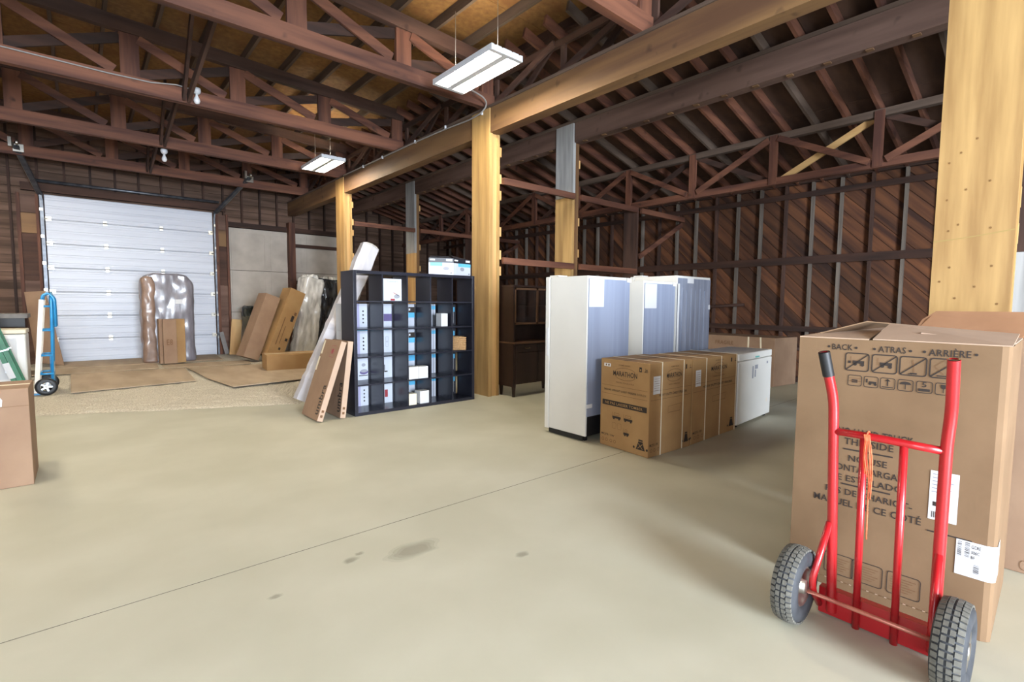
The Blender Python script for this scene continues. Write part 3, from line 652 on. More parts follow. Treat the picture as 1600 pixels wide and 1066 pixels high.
# product cartons stacked behind the shelf, seen through the open backs
def carton(x0, x1, y0, y1, z0, z1, label, art, group='product cartons stacked behind the black shelf', name='product_carton', m=M_PRODUCT, vis=.175):
    t = empty(name, label, 'carton', ((x0 + x1) / 2, y0, z0), group=group)
    box('carton_body', x0, x1, y0, y1, z0, z1, m, t, bevel=.004, world=True)
    f = Face((x1 - vis, y0, z0), (1, 0, 0), (0, 0, 1)); W, H = (vis, z1 - z0)
    WF = vis
    if art == 'dots':
        f.rect(0, 0, WF, H * .1, 1); f.rect(0, H * .1, W * .22, H, 6)
        for k in range(4): f.ring(W * .5, H * (.27 + .14 * k), W * .66, H * (.27 + .14 * k) + W * .16, .01, .012, 0)
    elif art == 'phone': f.rect(W * .3, H * .35, W * .45, H * .6, 0); f.rect(0, 0, W, H * .12, 1); f.rect(W * .5, H * .12, W * .505, H, 2)
    elif art == 'purple': f.rect(0, H * .34, WF, H * .62, 3); f.rect(0, 0, W * .6, H * .1, 1)
    elif art == 'pot':
        f.disc(W * .58, H * .42, W * .42, 3, .5); f.disc(W * .58, H * .47, W * .36, 2, .42, e=.001); f.rect(W * .1, H * .28, W * .95, H * .31, 0, e=.0015); f.rect(0, 0, WF, H * .1, 1); f.disc(W * .55, H * .7, W * .2, 2, .8)
    elif art == 'card': f.ring(W * .2, H * .35, W * .55, H * .75, .004, .006, 2); f.text('BAKE', W * .28, H * .52, W * .48, H * .58, 2)
    elif art == 'tool': f.rect(W * .0, H * .35, W * .08, H * .65, 0); f.rect(W * .08, H * .35, W * .4, H * .4, 0)
    elif art == 'redsq': f.rect(W * .02, H * .35, W * .4, H * .65, 5); 
    elif art == 'band': f.rect(0, H * .66, WF, H * .88, 0); f.rect(W * .05, H * .74, W * .3, H * .82, 4, e=.001); f.rect(0, H * .46, WF, H * .66, 1); 
    elif art == 'blue': f.rect(0, H * .72, WF, H * .95, 1)
    elif art == 'split': f.rect(0, H * .78, WF, H * .93, 1); f.rect(W * .36, 0, W * .44, H, 0, e=.001); f.rect(W * .9, 0, W, H, 0, e=.001); f.rect(W * .02, H * .05, W * .14, H * .12, 0, e=.001)
    elif art == 'bluetag': f.rect(W * .05, H * .68, W * .55, H * .88, 1); f.rect(W * .05, H * .2, W * .12, H * .68, 4)
    if f.mb.V:
        o = f.build('printed_art', [M_INK, M_PBLUE, M_GREY, M_PPURP, M_LABEL, M_REDP, mat('lavender_print', '#9a98b8', rough=.5)], t); o.matrix_parent_inverse = PM[t.name].inverted()
BY0, BY1 = 6.412, 6.72
arts = [['dots2', 'dots', 'pot', 'dots'], ['purple', 'card', 'tool', 'redsq'], ['band', 'band', 'blue', 'blue'], ['split', 'split', 'split', 'split'], ['bluetag', 'bluetag', 'bluetag', 'bluetag']]
rows = ['second', 'third', 'fourth', 'bottom']; cols = ['leftmost', 'second', 'middle', 'fourth', 'rightmost']
desc = {'dots': 'white carton with a column of small icons', 'dots2': 'lavender-edged white carton with small icons', 'pot': 'white carton with a cooking pot picture', 'purple': 'white carton with a purple band', 'card': 'white carton with an outlined card print',
        'tool': 'white carton with a black tool picture', 'redsq': 'white carton with a dark red square', 'band': 'white carton with black and blue bands', 'blue': 'white carton with a blue top band', 'split': 'white carton with blue top', 'bluetag': 'black carton with a blue corner tag'}
zz0 = .0
for c in range(5):
    xa = cellx(c) + .012
    z = .0
    for r in (4, 3, 2, 1):
        zt = cellz(r) + ch - .03 if r > 1 else cellz(1) + ch - .02
        a = arts[c][r - 1]; art = 'dots' if a == 'dots2' else a
        carton(xa, xa + cw - .03, BY0, BY1, z + .001, zt, '%s behind %s shelf row, %s column' % (desc[a], rows[r - 1], cols[c]), art, m=M_PDARK if a == 'bluetag' else M_PRODUCT, vis=xa + cw - .03 - cellx(c) * 1.068); z = zt + .001
# things in the compartments
def smallbox(c, r, u0, u1, d0, d1, h, label, name='small_white_box', m=M_LABEL):
    x, z = cellx(c), cellz(r); t = empty(name, label, 'box', (x + (u0 + u1) / 2, SY0 + d0, z + .001))
    box('box_body', x + u0, x + u1, SY0 + d0, SY0 + d1, z + .001, z + .001 + h, m, t, bevel=.003, world=True)
    mb = MB(); mb.box(x + u0 + .002, x + u1 - .002, SY0 + (d0 + d1) / 2 - .02, SY0 + (d0 + d1) / 2 + .02, z + h + .0012, z + h + .0022); mb.build('tape', M_PAPERY, t, world=True)
    return t
t = smallbox(1, 0, .012, .275, .02, .15, .29, 'flat white carton with a kitchen appliance picture in the top row of the black shelf', 'appliance_carton', M_PRODUCT)
f = Face((cellx(1) + .012, SY0 + .02, cellz(0)), (1, 0, 0), (0, 0, 1)); f.text('Cuisinart', .05, .245, .21, .27, 0)
f.disc(.13, .07, .05, 1, .7); f.disc(.19, .06, .045, 0, .6, e=.001); f.line(.08, .10, .14, .03, .006, 1, .001); f.line(.14, .11, .22, .07, .008, 2, .001); f.rect(.1, .005, .16, .03, 2, .001)
o = f.build('printed_art', [M_GREY, M_CREAM, M_REDP], t); o.matrix_parent_inverse = PM[t.name].inverted()
smallbox(3, 1, .2, .31, .06, .2, .185, 'upright small white box in the second row of the black shelf')
smallbox(2, 3, .015, .165, .02, .17, .17, 'left small white box of a pair in the fourth row of the black shelf')
smallbox(2, 3, .17, .315, .02, .17, .165, 'right small white box of a pair in the fourth row of the black shelf')
smallbox(2, 4, .01, .13, .02, .16, .155, 'small cream cube box in the bottom row of the black shelf', m=M_PAPERY)
smallbox(2, 4, .19, .335, .03, .18, .175, 'small white cube box in the bottom row of the black shelf near a cream one')
smallbox(4, 1, .03, .09, .2, .32, .2, 'narrow blue and white carton in the rightmost column of the black shelf', 'narrow_carton', M_PBLUE)
# wicker basket
x, z = cellx(4), cellz(2); wk = empty('wicker_basket', 'woven wicker basket in the right column of the black shelf', 'basket', (x + .175, SY0 + .155, z + .002), math.radians(-28))
BW = .115
for a, b, c, d in ((-BW, BW, -BW, -BW + .018), (-BW, BW, BW - .018, BW), (-BW, -BW + .018, -BW + .018, BW - .018), (BW - .018, BW, -BW + .018, BW - .018)):
    box('basket_wall', a, b, c, d, 0, .19, M_WICKER, wk, bevel=.004)
box('basket_floor', -BW + .018, BW - .018, -BW + .018, BW - .018, 0, .012, M_WICKER, wk)
for k in range(7):
    zz = .014 + k * .028; q = BW + .003; tube('weave_band', bend([(-q, -q, zz), (q, -q, zz), (q, q, zz), (-q, q, zz), (-q, -q, zz)], .02, 3), .011, M_WICKER, wk, 6)
# carton on top of the shelf
tc_ = empty('cooker_carton', 'blue and white appliance carton with torn black top standing on the black shelf', 'carton', (4.2, 6.1, SH))
V = [(3.76, 6.17, SH + .001), (4.08, 6.02, SH + .001), (4.44, 6.1, SH + .001), (4.12, 6.38, SH + .001)]; V += [(a, b, SH + .235) for a, b, _ in V]
mesh('carton_body', V, BF, M_PRODUCT, tc_, world=True)
for (a, b) in ((0, 1), (1, 2)):
    A, B = Vector(V[a]), Vector(V[b]); L_ = (B - A).length; f = Face(A, B - A, (0, 0, 1))
    f.rect(0, .172, L_, .235, 0); f.rect(.02 if a == 0 else .1, .125, L_ * (.55 if a == 0 else 1), .172, 1); f.rect(L_ * .05, .2, L_ * .25, .222, 3, .001)
    f.rect(L_ * .7, .195, L_ * .95, .225, 3, .001); f.disc(L_ * (.7 if a == 0 else .5), .09, .045, 2, .6); f.rect(L_ * .88, .02, L_ * .93, .035, 0)
    o = f.build('printed_art', [M_PDARK, M_PBLUE, M_GREY, M_LABEL], tc_); o.matrix_parent_inverse = PM[tc_.name].inverted()
for pts in ([(3.77, 6.17, SH + .236), (4.08, 6.025, SH + .236), (4.07, 6.13, SH + .27), (3.82, 6.22, SH + .27)], [(4.09, 6.025, SH + .236), (4.43, 6.1, SH + .236), (4.35, 6.18, SH + .262), (4.1, 6.12, SH + .285)], [(4.12, 6.375, SH + .236), (3.78, 6.18, SH + .236), (3.85, 6.12, SH + .25), (4.15, 6.25, SH + .29)]):
    V2 = pts + [(a, b, c + .004) for a, b, c in pts]; mesh('flap', V2, BF, M_PDARK, tc_, world=True)
# foam roll behind, flat cartons leaning on the shelf end
rl = empty('foam_roll', 'long white plastic-wrapped roll leaning behind the left end of the black shelf', 'roll', (2.25, 6.95, 0))
A, B = Vector((2.28, 7.02, .08)), Vector((3.28, 7.02, 2.27)); V, F = tubev([A.lerp(B, k / 30) for k in range(31)], [.15 + .012 * noise.noise(Vector((k * .9, 0, 3))) for k in range(31)], 7)
V = [Vector(v) + Vector((noise.noise(Vector(v) * 6), noise.noise(Vector(v) * 6 + Vector((9, 0, 0))), 0)) * .012 for v in V]
V = [Vector((v[0], v[1], max(v[2], .004))) for v in V]
mesh('roll_body', V, F, M_FOAM, rl, smooth=False, world=True)
V, F = tubev([A.lerp(B, .995), A.lerp(B, 1.012)], [.155, .1], 7); mesh('roll_end_fold', V, F, M_FILM, rl, world=True)
def flatbox(xb, xt, y0, y1, th, h, label, tape):
    t = empty('flat_carton', label, 'carton', (xb, y0, 0), group='flat cartons leaning on the shelf end')
    ang = math.atan2(xt - xb, h); ux = Vector((math.cos(ang), 0, -math.sin(ang))); uz = Vector((math.sin(ang), 0, math.cos(ang)))
    O = Vector((xb, 0, th * math.sin(ang) + .002)); L_ = math.hypot(h, xt - xb)
    V = [O + Vector((0, y0, 0)), O + ux * th + Vector((0, y0, 0)), O + ux * th + Vector((0, y1, 0)), O + Vector((0, y1, 0))]; V = V + [v + uz * L_ for v in V]
    mesh('carton_body', V, BF, M_CARD_R, t, bevel=.004, world=True)
    f = Face(V[0], ux, uz); f.rect(.002, .004, th - .002, L_ - .004, 0); f.rect(.02, .05, th - .02, .08, 1, .001); f.rect(.02, .11, th - .02, .14, 1, .001)
    o = f.build('pale_edge', [M_CARD_P, M_INK_T], t); o.matrix_parent_inverse = PM[t.name].inverted()
    f = Face(V[3], (0, -1, 0), uz); W = y1 - y0
    # vertical lettering reading upwards along the near edge
    f2 = Face(Vector(V[0]) + Vector((0, .10, 0)), uz, (0, 1, 0)); f2.n = -ux; f2.v = Vector((0, 1, 0)); 
    f2.text('umbra', .07, -.07, .44, .05, 0)
    f2.ring(L_ - .22, .0, L_ - .07, .13, .004, .01, 1); f2.disc(L_ - .145, .07, .035, 1)
    o = f2.build('printed_lettering', [M_INK, M_REDP], t); o.matrix_parent_inverse = PM[t.name].inverted()
    if tape:
        f.rect(.02, L_ - .2, .07, L_ - .02, 0); f.rect(.0, L_ - .42, .05, L_ - .24, 0); o = f.build('masking_tape', [M_PAPERY], t); o.matrix_parent_inverse = PM[t.name].inverted()
flatbox(2.08, 2.40, 5.97, 6.52, .07, .95, 'left of two flat brown cartons leaning on the shelf, with tape', True)
flatbox(2.375, 2.495, 6.0, 6.5, .07, .955, 'right of two flat brown cartons, wedged between its twin and the shelf', False)

# ================================================================== FRIDGES, FREEZER AND CARTONS ON THE RIGHT
def fridge(x0, x1, y0, y1, h, label, back=M_BACK, wrapped=False):
    t = empty('refrigerator', label, 'refrigerator', ((x0 + x1) / 2, y0, 0), group='white upright refrigerators')
    box('cabinet', x0, x1, y0 + .012, y1 - .07, .06, h, M_WHITE, t, bevel=.006, world=True)
    box('back_panel', x0 + .012, x1 - .012, y0 + .002, y0 + .0118, .27, h - .03, back, t, world=True)
    fd = box('door', x0 - .004, x1 + .004, y1 - .064, y1, .05, h + .004, M_WHITE, t, bevel=.008, world=True)
    box('door_handle', x0 - .012, x0 - .005, y1 - .05, y1 - .02, h * .5, h * .68, M_LABEL, fd, world=True)
    box('hinge_cover', x0 + .03, x0 + .17, y1 - .16, y1 - .03, h + .005, h + .02, M_WHITE, t, world=True)
    box('compressor_bay', x0 + .02, x1 - .02, y0 + .004, y0 + .0116, .065, .268, M_BLACK, t, world=True)
    cp_ = lathe('compressor', [(0, 0), (.08, .01), (.1, .06), (.1, .12), (.06, .16), (0, .17)], M_BLACK, t, 16)
    cp_.location = (.1, .0, .08); cp_.scale = (1, .03, 1)
    for a in (x0 + .05, x1 - .09):
        for b in (y0 + .06, y1 - .12): box('foot', a, a + .04, b, b + .04, 0, .06, M_BLACK, t, world=True)
    box('kick_plate', x0 + .001, x0 + .012, y0 + .05, y1 - .07, .012, .058, M_BLACK, t, world=True)
    if not wrapped:
        box('paper_label', x0 + .013, x0 + .25, y0 - .0005, y0 + .0015, h - .32, h - .035, M_LABEL, t, world=True)
        box('rating_tag', x0 - .001, x0 + .09, y0 - .0008, y0 + .0015, .36, .40, M_LABEL, t, world=True)
        box('corner_guard', x1 - .07, x1 + .002, y0 - .006, y0 + .0, h - .05, h - .005, M_WHITE, t, world=True)
    else:
        box('corner_strip', x0 - .006, x0 + .03, y0 - .01, y0 - .001, .4, h - .1, M_LABEL, t, bevel=.004, world=True)
        box('tape_patch', x0 + .22, x0 + .36, y0 - .006, y0 + .0015, h - .09, h - .03, M_LABEL, t, world=True)
        box('tape_patch', x1 - .05, x1 - .02, y0 - .006, y0 + .0015, h - .42, h - .36, M_LABEL, t, world=True)
        for k in range(6): box('fold_ridge', x0 + .1 + k * .11, x0 + .125 + k * .11, y0 - .004, y0 + .0015, .3, h - .15 - .03 * (k % 2), M_FOIL, t, world=True)
    return t
fridge(3.925, 4.635, 3.355, 3.97, 1.735, 'nearest white refrigerator showing its bright side and grey back, left of three')
fridge(4.91, 5.57, 3.36, 4.0, 1.72, 'middle white refrigerator with grey back and square white label')
fridge(5.585, 6.40, 3.34, 4.05, 1.805, 'rightmost refrigerator, its steel back in shiny wrap', M_FOIL, True)
def quadbox(name, P4, h, m, label, cat, group=None, bev=.006):
    t = empty(name, label, cat, (P4[0][0], P4[0][1], 0), group=group); V = [(a, b, .001) for a, b in P4] + [(a, b, h) for a, b in P4]
    mesh('carton_body', V, BF, m, t, bevel=bev, world=True); return t
def put(f, name, m, t): o = f.build(name, m, t); o.matrix_parent_inverse = PM[t.name].inverted(); return o
def marathon(P4, h, label, sx):
    t = quadbox('freezer_carton', P4, h, M_CARD_D, label, 'carton', 'printed appliance cartons beside the refrigerators')
    mm = [M_INK, M_INK_T, M_LABEL, M_CARD_D]
    # -x face: from far corner P4[3] to near corner P4[0]
    A, B = Vector((*P4[3], 0)), Vector((*P4[0], 0)); f = Face(A, B - A, (0, 0, 1), .0022); W = (B - A).length; k = W / .624
    f.text('MARATHON', .17 * k, .735, .475 * k, .785); f.text('HOME SERIES', .24 * k, .838, .39 * k, .852, 1); f.text('FREEZER CONGELATEUR', .21 * k, .665, .44 * k, .678, 1)
    for q in range(12):
        a0, a1 = math.radians(15 + 12.5 * q), math.radians(15 + 12.5 * (q + 1))
        f.line(.325 * k + .13 * math.cos(a0), .775 + .045 * math.sin(a0), .325 * k + .13 * math.cos(a1), .775 + .045 * math.sin(a1), .004, 1); f.line(.325 * k + .13 * math.cos(a0), .745 - .045 * math.sin(a0), .325 * k + .13 * math.cos(a1), .745 - .045 * math.sin(a1), .004, 1)
    f.line(.02, .63, W - .02, .63, .003, 1); f.line(.02, .545, W - .02, .545, .003, 1); f.text('DELUXE UPRIGHT CHEST FREEZER 5.0 PI.CU.', .05 * k, .576, .59 * k, .594, 0)
    f.rect(.03 * k, .425, .6 * k, .478); f.text('NE PAS LAISSER TOMBER', .07 * k, .438, .55 * k, .465, 3, .001)
    f.rect(.045 * k, .818, .135 * k, .85, 2); f.disc(.075 * k, .834, .01, 1, e=.001); f.rect(.1 * k, .825, .12 * k, .842, 1, .001)
    f.rect(.5 * k, .805, .53 * k, .85); f.rect(.508 * k, .815, .522 * k, .832, 3, .001); f.line(.575 * k, .81, .575 * k, .845, .005); f.line(.56 * k, .81, .6 * k, .81, .005); f.poly([(.58 * k, .82), (.6 * k, .82), (.59 * k, .84)])
    for a, b, w_ in ((.17, .305, .11), (.32, .305, .11), (.32, .165, .07)):
        f.rect(a * k, b, (a + w_) * k, b + .022); f.line(a * k, b + .06, a * k, b + .02, .003, 1); f.ring((a + .02) * k, b + .03, (a + w_ - .02) * k, b + .055, .003, .005, 1); f.rect((a + .01) * k, b - .012, (a + .03) * k, b); f.rect((a + w_ - .03) * k, b - .012, (a + w_ - .01) * k, b)
    for a in (.17, .24): f.ring(a * k, .2, (a + .05) * k, .26, .002, .006, 1)
    f.text('MCF511W', .025 * k, .112, .2 * k, .132); 
    for a in (.03, .08, .14, .19): f.ring(a * k, .05, (a + .032) * k, .082, .004, .014, 1)
    f.poly([(.48 * k, .06), (.59 * k, .06), (.57 * k, .11), (.56 * k, .14), (.51 * k, .14), (.5 * k, .11)]); f.line(.5 * k, .07, .56 * k, .12, .005, 3, .001); f.line(.56 * k, .07, .51 * k, .12, .005, 3, .001); f.disc(.455 * k, .075, .012); f.disc(.612 * k, .075, .012); f.rect(.51 * k, .145, .56 * k, .16)
    put(f, 'printed_lettering', mm, t)
    # -y face: P4[0] -> P4[1]
    A, B = Vector((*P4[0], 0)), Vector((*P4[1], 0)); f = Face(A, B - A, (0, 0, 1), .0022); W = (B - A).length; k = W / .70
    f.rect(.055, .60, .165, .77, 2)
    for q in range(6): f.line(.07, .745 - .022 * q, .15, .745 - .022 * q, .003, 1, .001)
    f.text('MARATHON', .265 * k, .738, .515 * k, .785); f.text('HOME SERIES', .33 * k, .838, .46 * k, .852, 1); f.text('FREEZER CONGELATEUR', .3 * k, .668, .48 * k, .68, 1)
    for q in range(12):
        a0, a1 = math.radians(15 + 12.5 * q), math.radians(15 + 12.5 * (q + 1))
        f.line(.39 * k + .12 * math.cos(a0), .775 + .045 * math.sin(a0), .39 * k + .12 * math.cos(a1), .775 + .045 * math.sin(a1), .004, 1); f.line(.39 * k + .12 * math.cos(a0), .745 - .045 * math.sin(a0), .39 * k + .12 * math.cos(a1), .745 - .045 * math.sin(a1), .004, 1)
    f.line(.02, .63, W - .02, .63, .003, 1); f.line(.02, .545, W - .02, .545, .003, 1); f.text('HEAVY DUTY CHEST FREEZER', .15 * k, .572, .61 * k, .596)
    f.line(.3 * k, .46, .3 * k, .40, .003, 1); f.line(.3 * k, .40, .5 * k, .40, .004, 1); f.line(.3 * k, .46, .52 * k, .47, .003, 1); f.line(.5 * k, .40, .52 * k, .47, .003, 1)
    f.rect(.58 * k, .805, .6 * k, .85); f.line(.66 * k, .81, .66 * k, .845, .005); f.line(.645 * k, .81, .68 * k, .81, .005)
    f.text('MCF511W', .02 * k, .105, .15 * k, .13); 
    for a in (.03, .08, .14): f.ring(a * k, .05, (a + .032) * k, .082, .004, .014, 1)
    f.poly([(.58 * k, .06), (.66 * k, .06), (.645 * k, .11), (.64 * k, .14), (.6 * k, .14), (.595 * k, .11)]); f.disc(.56 * k, .075, .012); f.disc(.68 * k, .075, .012); f.rect(.6 * k, .145, .64 * k, .16)
    put(f, 'printed_lettering', mm, t)
    u = (B - A).normalized(); n = f.n; D = (Vector((*P4[3], 0)) - A)
    for s in sx:
        p0 = A + u * s + n * .004; mb = MB(); e = .003
        V = [p0 - u * .006, p0 + u * .006, p0 + u * .006 - n * e, p0 - u * .006 - n * e]
        mb.add([Vector(v) + Vector((0, 0, .002)) for v in V] + [Vector(v) + Vector((0, 0, h + .003)) for v in V], BF)
        p1 = A + u * s; V = [p1 - u * .006 + Vector((0, 0, h + .0005)), p1 + u * .006 + Vector((0, 0, h + .0005)), p1 + u * .006 + D + Vector((0, 0, h + .0005)), p1 - u * .006 + D + Vector((0, 0, h + .0005))]
        mb.add(V + [v + Vector((0, 0, .003)) for v in V], BF); mb.build('strap', M_PAPERY, t, world=True)
    # top seam tape
    C0 = (A + B) / 2 + Vector((0, 0, h + .0006)); V = [A + D * .46 + Vector((0, 0, h + .0006)), B + D * .46 + Vector((0, 0, h + .0006)), B + D * .54 + Vector((0, 0, h + .0006)), A + D * .54 + Vector((0, 0, h + .0006))]
    mesh('seam_tape', V + [v + Vector((0, 0, .001)) for v in V], BF, M_CARD, t, world=True)
marathon([(3.962, 2.629), (4.664, 2.60), (4.724, 3.22), (4.022, 3.25)], .895, 'nearest strapped brown freezer carton printed on two sides, left end of the row', (.19, .55))
marathon([(4.69, 2.605), (5.72, 2.63), (5.71, 3.22), (4.74, 3.21)], .882, 'second strapped brown freezer carton between the first carton and the white chest freezer', (.28, .62, 1.0))
cf = empty('chest_freezer', 'white chest freezer at the right end of the carton row', 'chest freezer', (6.3, 2.66, 0))
P4 = [(5.76, 2.63), (6.85, 2.70), (6.81, 3.26), (5.73, 3.2)]
V = [(a, b, .03) for a, b in P4] + [(a, b, .78) for a, b in P4]; mesh('cabinet', V, BF, M_WHITE, cf, bevel=.012, world=True)
V = [(a, b, .785) for a, b in P4] + [(a, b, .872) for a, b in P4]; mesh('lid', V, BF, M_WHITE, cf, bevel=.014, world=True)
A, B = Vector((*P4[0], 0)), Vector((*P4[1], 0)); f = Face(A, B - A, (0, 0, 1), .002)
f.rect(.5, .80, .64, .818, 1); f.rect(.42, .55, .46, .70); f.rect(.5, .66, .6, .71, 0); f.rect(.5, .56, .54, .65, 0); f.rect(.9, .70, .95, .73, 0); f.disc(.95, .22, .03, 2); f.disc(.12, .08, .015, 2)
put(f, 'printed_marks', [M_GREY, mat('teal_badge', '#4fa9a6', rough=.4), M_CREAM], cf)
for a, b in ((5.82, 2.69), (6.75, 2.75), (6.72, 3.18), (5.8, 3.13)): box('foot', a - .025, a + .025, b - .025, b + .025, 0, .03, M_BLACK, cf, world=True)
# long box against the right wall
lb = quadbox('long_carton', [(9.24, 3.60), (9.98, 3.50), (10.14, 5.4), (9.42, 5.5)], .87, M_CARD_R, 'long brown carton with two pale straps against the right wall', 'carton')
A, B = Vector((9.42, 5.5, 0)), Vector((9.24, 3.60, 0)); f = Face(A, B - A, (0, 0, 1), .003); L_ = (B - A).length
f.text('FRAGILE', L_ - 1.15, .70, L_ - .78, .77, 0); f.rect(L_ - .22, .52, L_ - .1, .56, 1); f.rect(L_ - .50, 0.01, L_ - .47, .87, 1, .001); f.line(L_ - .26, .87, L_ - .21, .0, .03, 1, .001)
put(f, 'printed_marks', [M_INK_T, M_PAPERY], lb)
# dark hutch
hu = empty('hutch', 'dark brown hutch with glass upper doors standing on legs between post and refrigerator', 'cabinet', (5.4, 5.75, 0)); HX0, HX1, HY0, HY1 = 4.985, 6.0, 5.72, 6.02
box('side_panel', HX0, HX0 + .03, HY0 + .02, HY1 + .1, .16, 1.70, M_HUTCH, hu, world=True); box('side_panel', HX1 - .03, HX1, HY0 + .02, HY1 + .1, .16, 1.70, M_HUTCH, hu, world=True)
box('top_panel', HX0 - .005, HX1 + .005, HY0 + .01, HY1 + .1, 1.70, 1.73, M_HUTCH, hu, world=True); box('back_panel', HX0 + .03, HX1 - .03, HY1 + .08, HY1 + .095, .16, 1.70, M_HUTCH, hu, world=True)
box('counter_board', HX0 - .015, HX1 + .015, HY0 - .03, HY1 + .08, .83, .855, M_HUTCH_E, hu, world=True)
box('lower_cabinet', HX0 + .03, HX1 - .03, HY0 + .01, HY1 + .08, .2, .83, M_HUTCH, hu, world=True)
for z in (1.12, 1.40): box('shelf_board', HX0 + .03, HX1 - .03, HY0 + .05, HY1 + .08, z, z + .018, M_HUTCH_E if z < 1.2 else M_HUTCH, hu, world=True)
for a in (HX0 + .03, (HX0 + HX1) / 2 - .01):
    b = a + (HX1 - HX0) / 2 - .03; dr = empty('glass_door'); dr.parent = hu; dr.matrix_parent_inverse = PM[hu.name].inverted(); PM[dr.name] = Matrix()
    mb = MB()
    for q in ((a, a + .025, 1.13, 1.69), (b - .025, b, 1.13, 1.69), (a, b, 1.66, 1.69), (a, b, 1.13, 1.155)): mb.box(q[0], q[1], HY0 + .02, HY0 + .04, q[2], q[3])
    mb.build('door_frame', M_HUTCH_E, dr, world=True); box('pane', a + .025, b - .025, HY0 + .028, HY0 + .032, 1.155, 1.66, M_GLASS, dr, world=True)
    dw = box('drawer', a + .01, b - .01, HY0 - .006, HY0 + .009, .70, .81, M_HUTCH, hu, bevel=.004, world=True); PM[dw.name] = Matrix()
    mb = MB(); mb.add(*tubev(bend([((a + b) / 2 - .05, HY0 - .006, .765), ((a + b) / 2 - .045, HY0 - .025, .755), ((a + b) / 2 + .045, HY0 - .025, .755), ((a + b) / 2 + .05, HY0 - .006, .765)], .015, 3), .004, 6)); pu = mb.build('pull', M_BRASS, dw, smooth=True, world=True)
    box('cabinet_door', a + .01, b - .01, HY0 - .006, HY0 + .009, .22, .69, M_HUTCH, hu, bevel=.004, world=True)
for a in (HX0 + .02, HX1 - .06):
    for b in (HY0 + .03, HY1 + .03):
        V = [(a, b, 0), (a + .03, b, 0), (a + .03, b + .03, 0), (a, b + .03, 0), (a - .005, b - .005, .2), (a + .045, b - .005, .2), (a + .045, b + .045, .2), (a - .005, b + .045, .2)]; mesh('leg', V, BF, M_HUTCH, hu, world=True)

# ================================================================== BIG PRINTED CARTON, ITS NEIGHBOUR AND THE RED HAND TRUCK
bg = empty('range_carton', 'tall brown appliance carton printed BACK ATRAS ARRIERE behind the red hand truck', 'carton', (3.2, .6, 0)); BH = 1.275
L4 = [Vector((2.87, .197, 0)), Vector((3.60, .215, 0)), Vector((3.585, 1.0, 0)), Vector((2.852, .988, 0))]
cA = L4[0] + (L4[3] - L4[0]).normalized() * .03; cB = L4[0] + (L4[1] - L4[0]).normalized() * .025
ring = [cA, L4[0] + (cA - L4[0]) * .35 + (cB - L4[0]) * .35, cB, L4[1], L4[2], L4[3]]
n = len(ring); V = [(p.x, p.y, .001) for p in ring] + [(p.x, p.y, BH) for p in ring]
F = [tuple(range(n - 1, -1, -1))] + [(i, (i + 1) % n, n + (i + 1) % n, n + i) for i in range(n)]
mesh('carton_body', V, F, M_CARD, bg, world=True)
def slab(name, pts, m, parent, t=.005):
    a, b, c = Vector(pts[0]), Vector(pts[1]), Vector(pts[2]); nn = (b - a).cross(c - a).normalized() * t; k = len(pts)
    V = [Vector(p) for p in pts] + [Vector(p) + nn for p in pts]
    return mesh(name, V, [tuple(range(k - 1, -1, -1)), tuple(range(k, 2 * k))] + [(i, (i + 1) % k, k + (i + 1) % k, k + i) for i in range(k)], m, parent, world=True)
def h(p, z): return (p[0], p[1], z)
l0, l1, l2, l3 = L4
mid03 = l0.lerp(l3, .5); mid12 = l1.lerp(l2, .5)
slab('flap', [h(l3, BH), h(l0.lerp(l3, .62), BH), h(l1.lerp(l2, .70), BH + .05), h(l2, BH + .02)], M_CARD_P, bg)
slab('flap', [h(l0, BH), h(l0.lerp(l1, .55) , BH + .035), h(l0.lerp(l1, .45).lerp(l3.lerp(l2, .45), .6), BH + .07), h(l0.lerp(l3, .6), BH + .002)], M_CARD_P, bg)
slab('flap', [h(l0.lerp(l1, .2), BH + .002), h(l1, BH + .002), h(l1.lerp(l2, .45), BH + .045), h(l0.lerp(l1, .3).lerp(l3, .4), BH + .035)], M_CARD_P, bg)
slab('flap', [h(l3.lerp(l2, .15), BH + .002), h(l2, BH + .002), h(l2.lerp(l1, .4), BH + .06), h(l3.lerp(l0, .45).lerp(l2, .35), BH + .085)], M_CARD, bg)
f = Face(l3, l0 - l3, (0, 0, 1), .002)
f.disc(.136, 1.234, .006); f.text('BACK', .150, 1.22, .238, 1.249); f.disc(.252, 1.234, .006)
f.disc(.326, 1.234, .006); f.text('ATRAS', .341, 1.22, .446, 1.249); f.disc(.462, 1.234, .006)
f.disc(.512, 1.234, .006); f.text('ARRIÈRE', .527, 1.218, .668, 1.256); f.disc(.684, 1.234, .006)
ic = (.208, .317, .424, .532); iw = .101
for a in ic: f.ring(a, 1.12, a + iw, 1.21, .005, .014); f.line(a + .006, 1.126, a + iw - .006, 1.204, .005)
for a in ic[:2]:
    f.rect(a + .033, 1.158, a + .08, 1.172); f.disc(a + .043, 1.155, .008); f.disc(a + .073, 1.153, .008); f.rect(a + .024, 1.158, a + .026, 1.193, 1)
f.rect(.222, 1.158, .233, 1.17)
f.line(.473, 1.195, .48, 1.135, .003, 1); f.rect(.466, 1.128, .49, 1.135); f.line(.458, 1.129, .473, 1.129, .004)
f.line(.551, 1.172, .584, 1.202, .002, 1); f.line(.584, 1.202, .614, 1.163, .002, 1); f.line(.551, 1.172, .584, 1.137, .002, 1); f.line(.56, 1.131, .607, 1.131, .005)
sm = [.224, .290, .355, .422, .490, .556]
for a in sm: f.ring(a, 1.047, a + .059, 1.101, .003, .01)
a = sm[0]; f.rect(a + .018, 1.064, a + .041, 1.079); f.line(a + .005, 1.071, a + .055, 1.071, .003, 1); f.line(a + .005, 1.085, a + .055, 1.085, .002, 1)
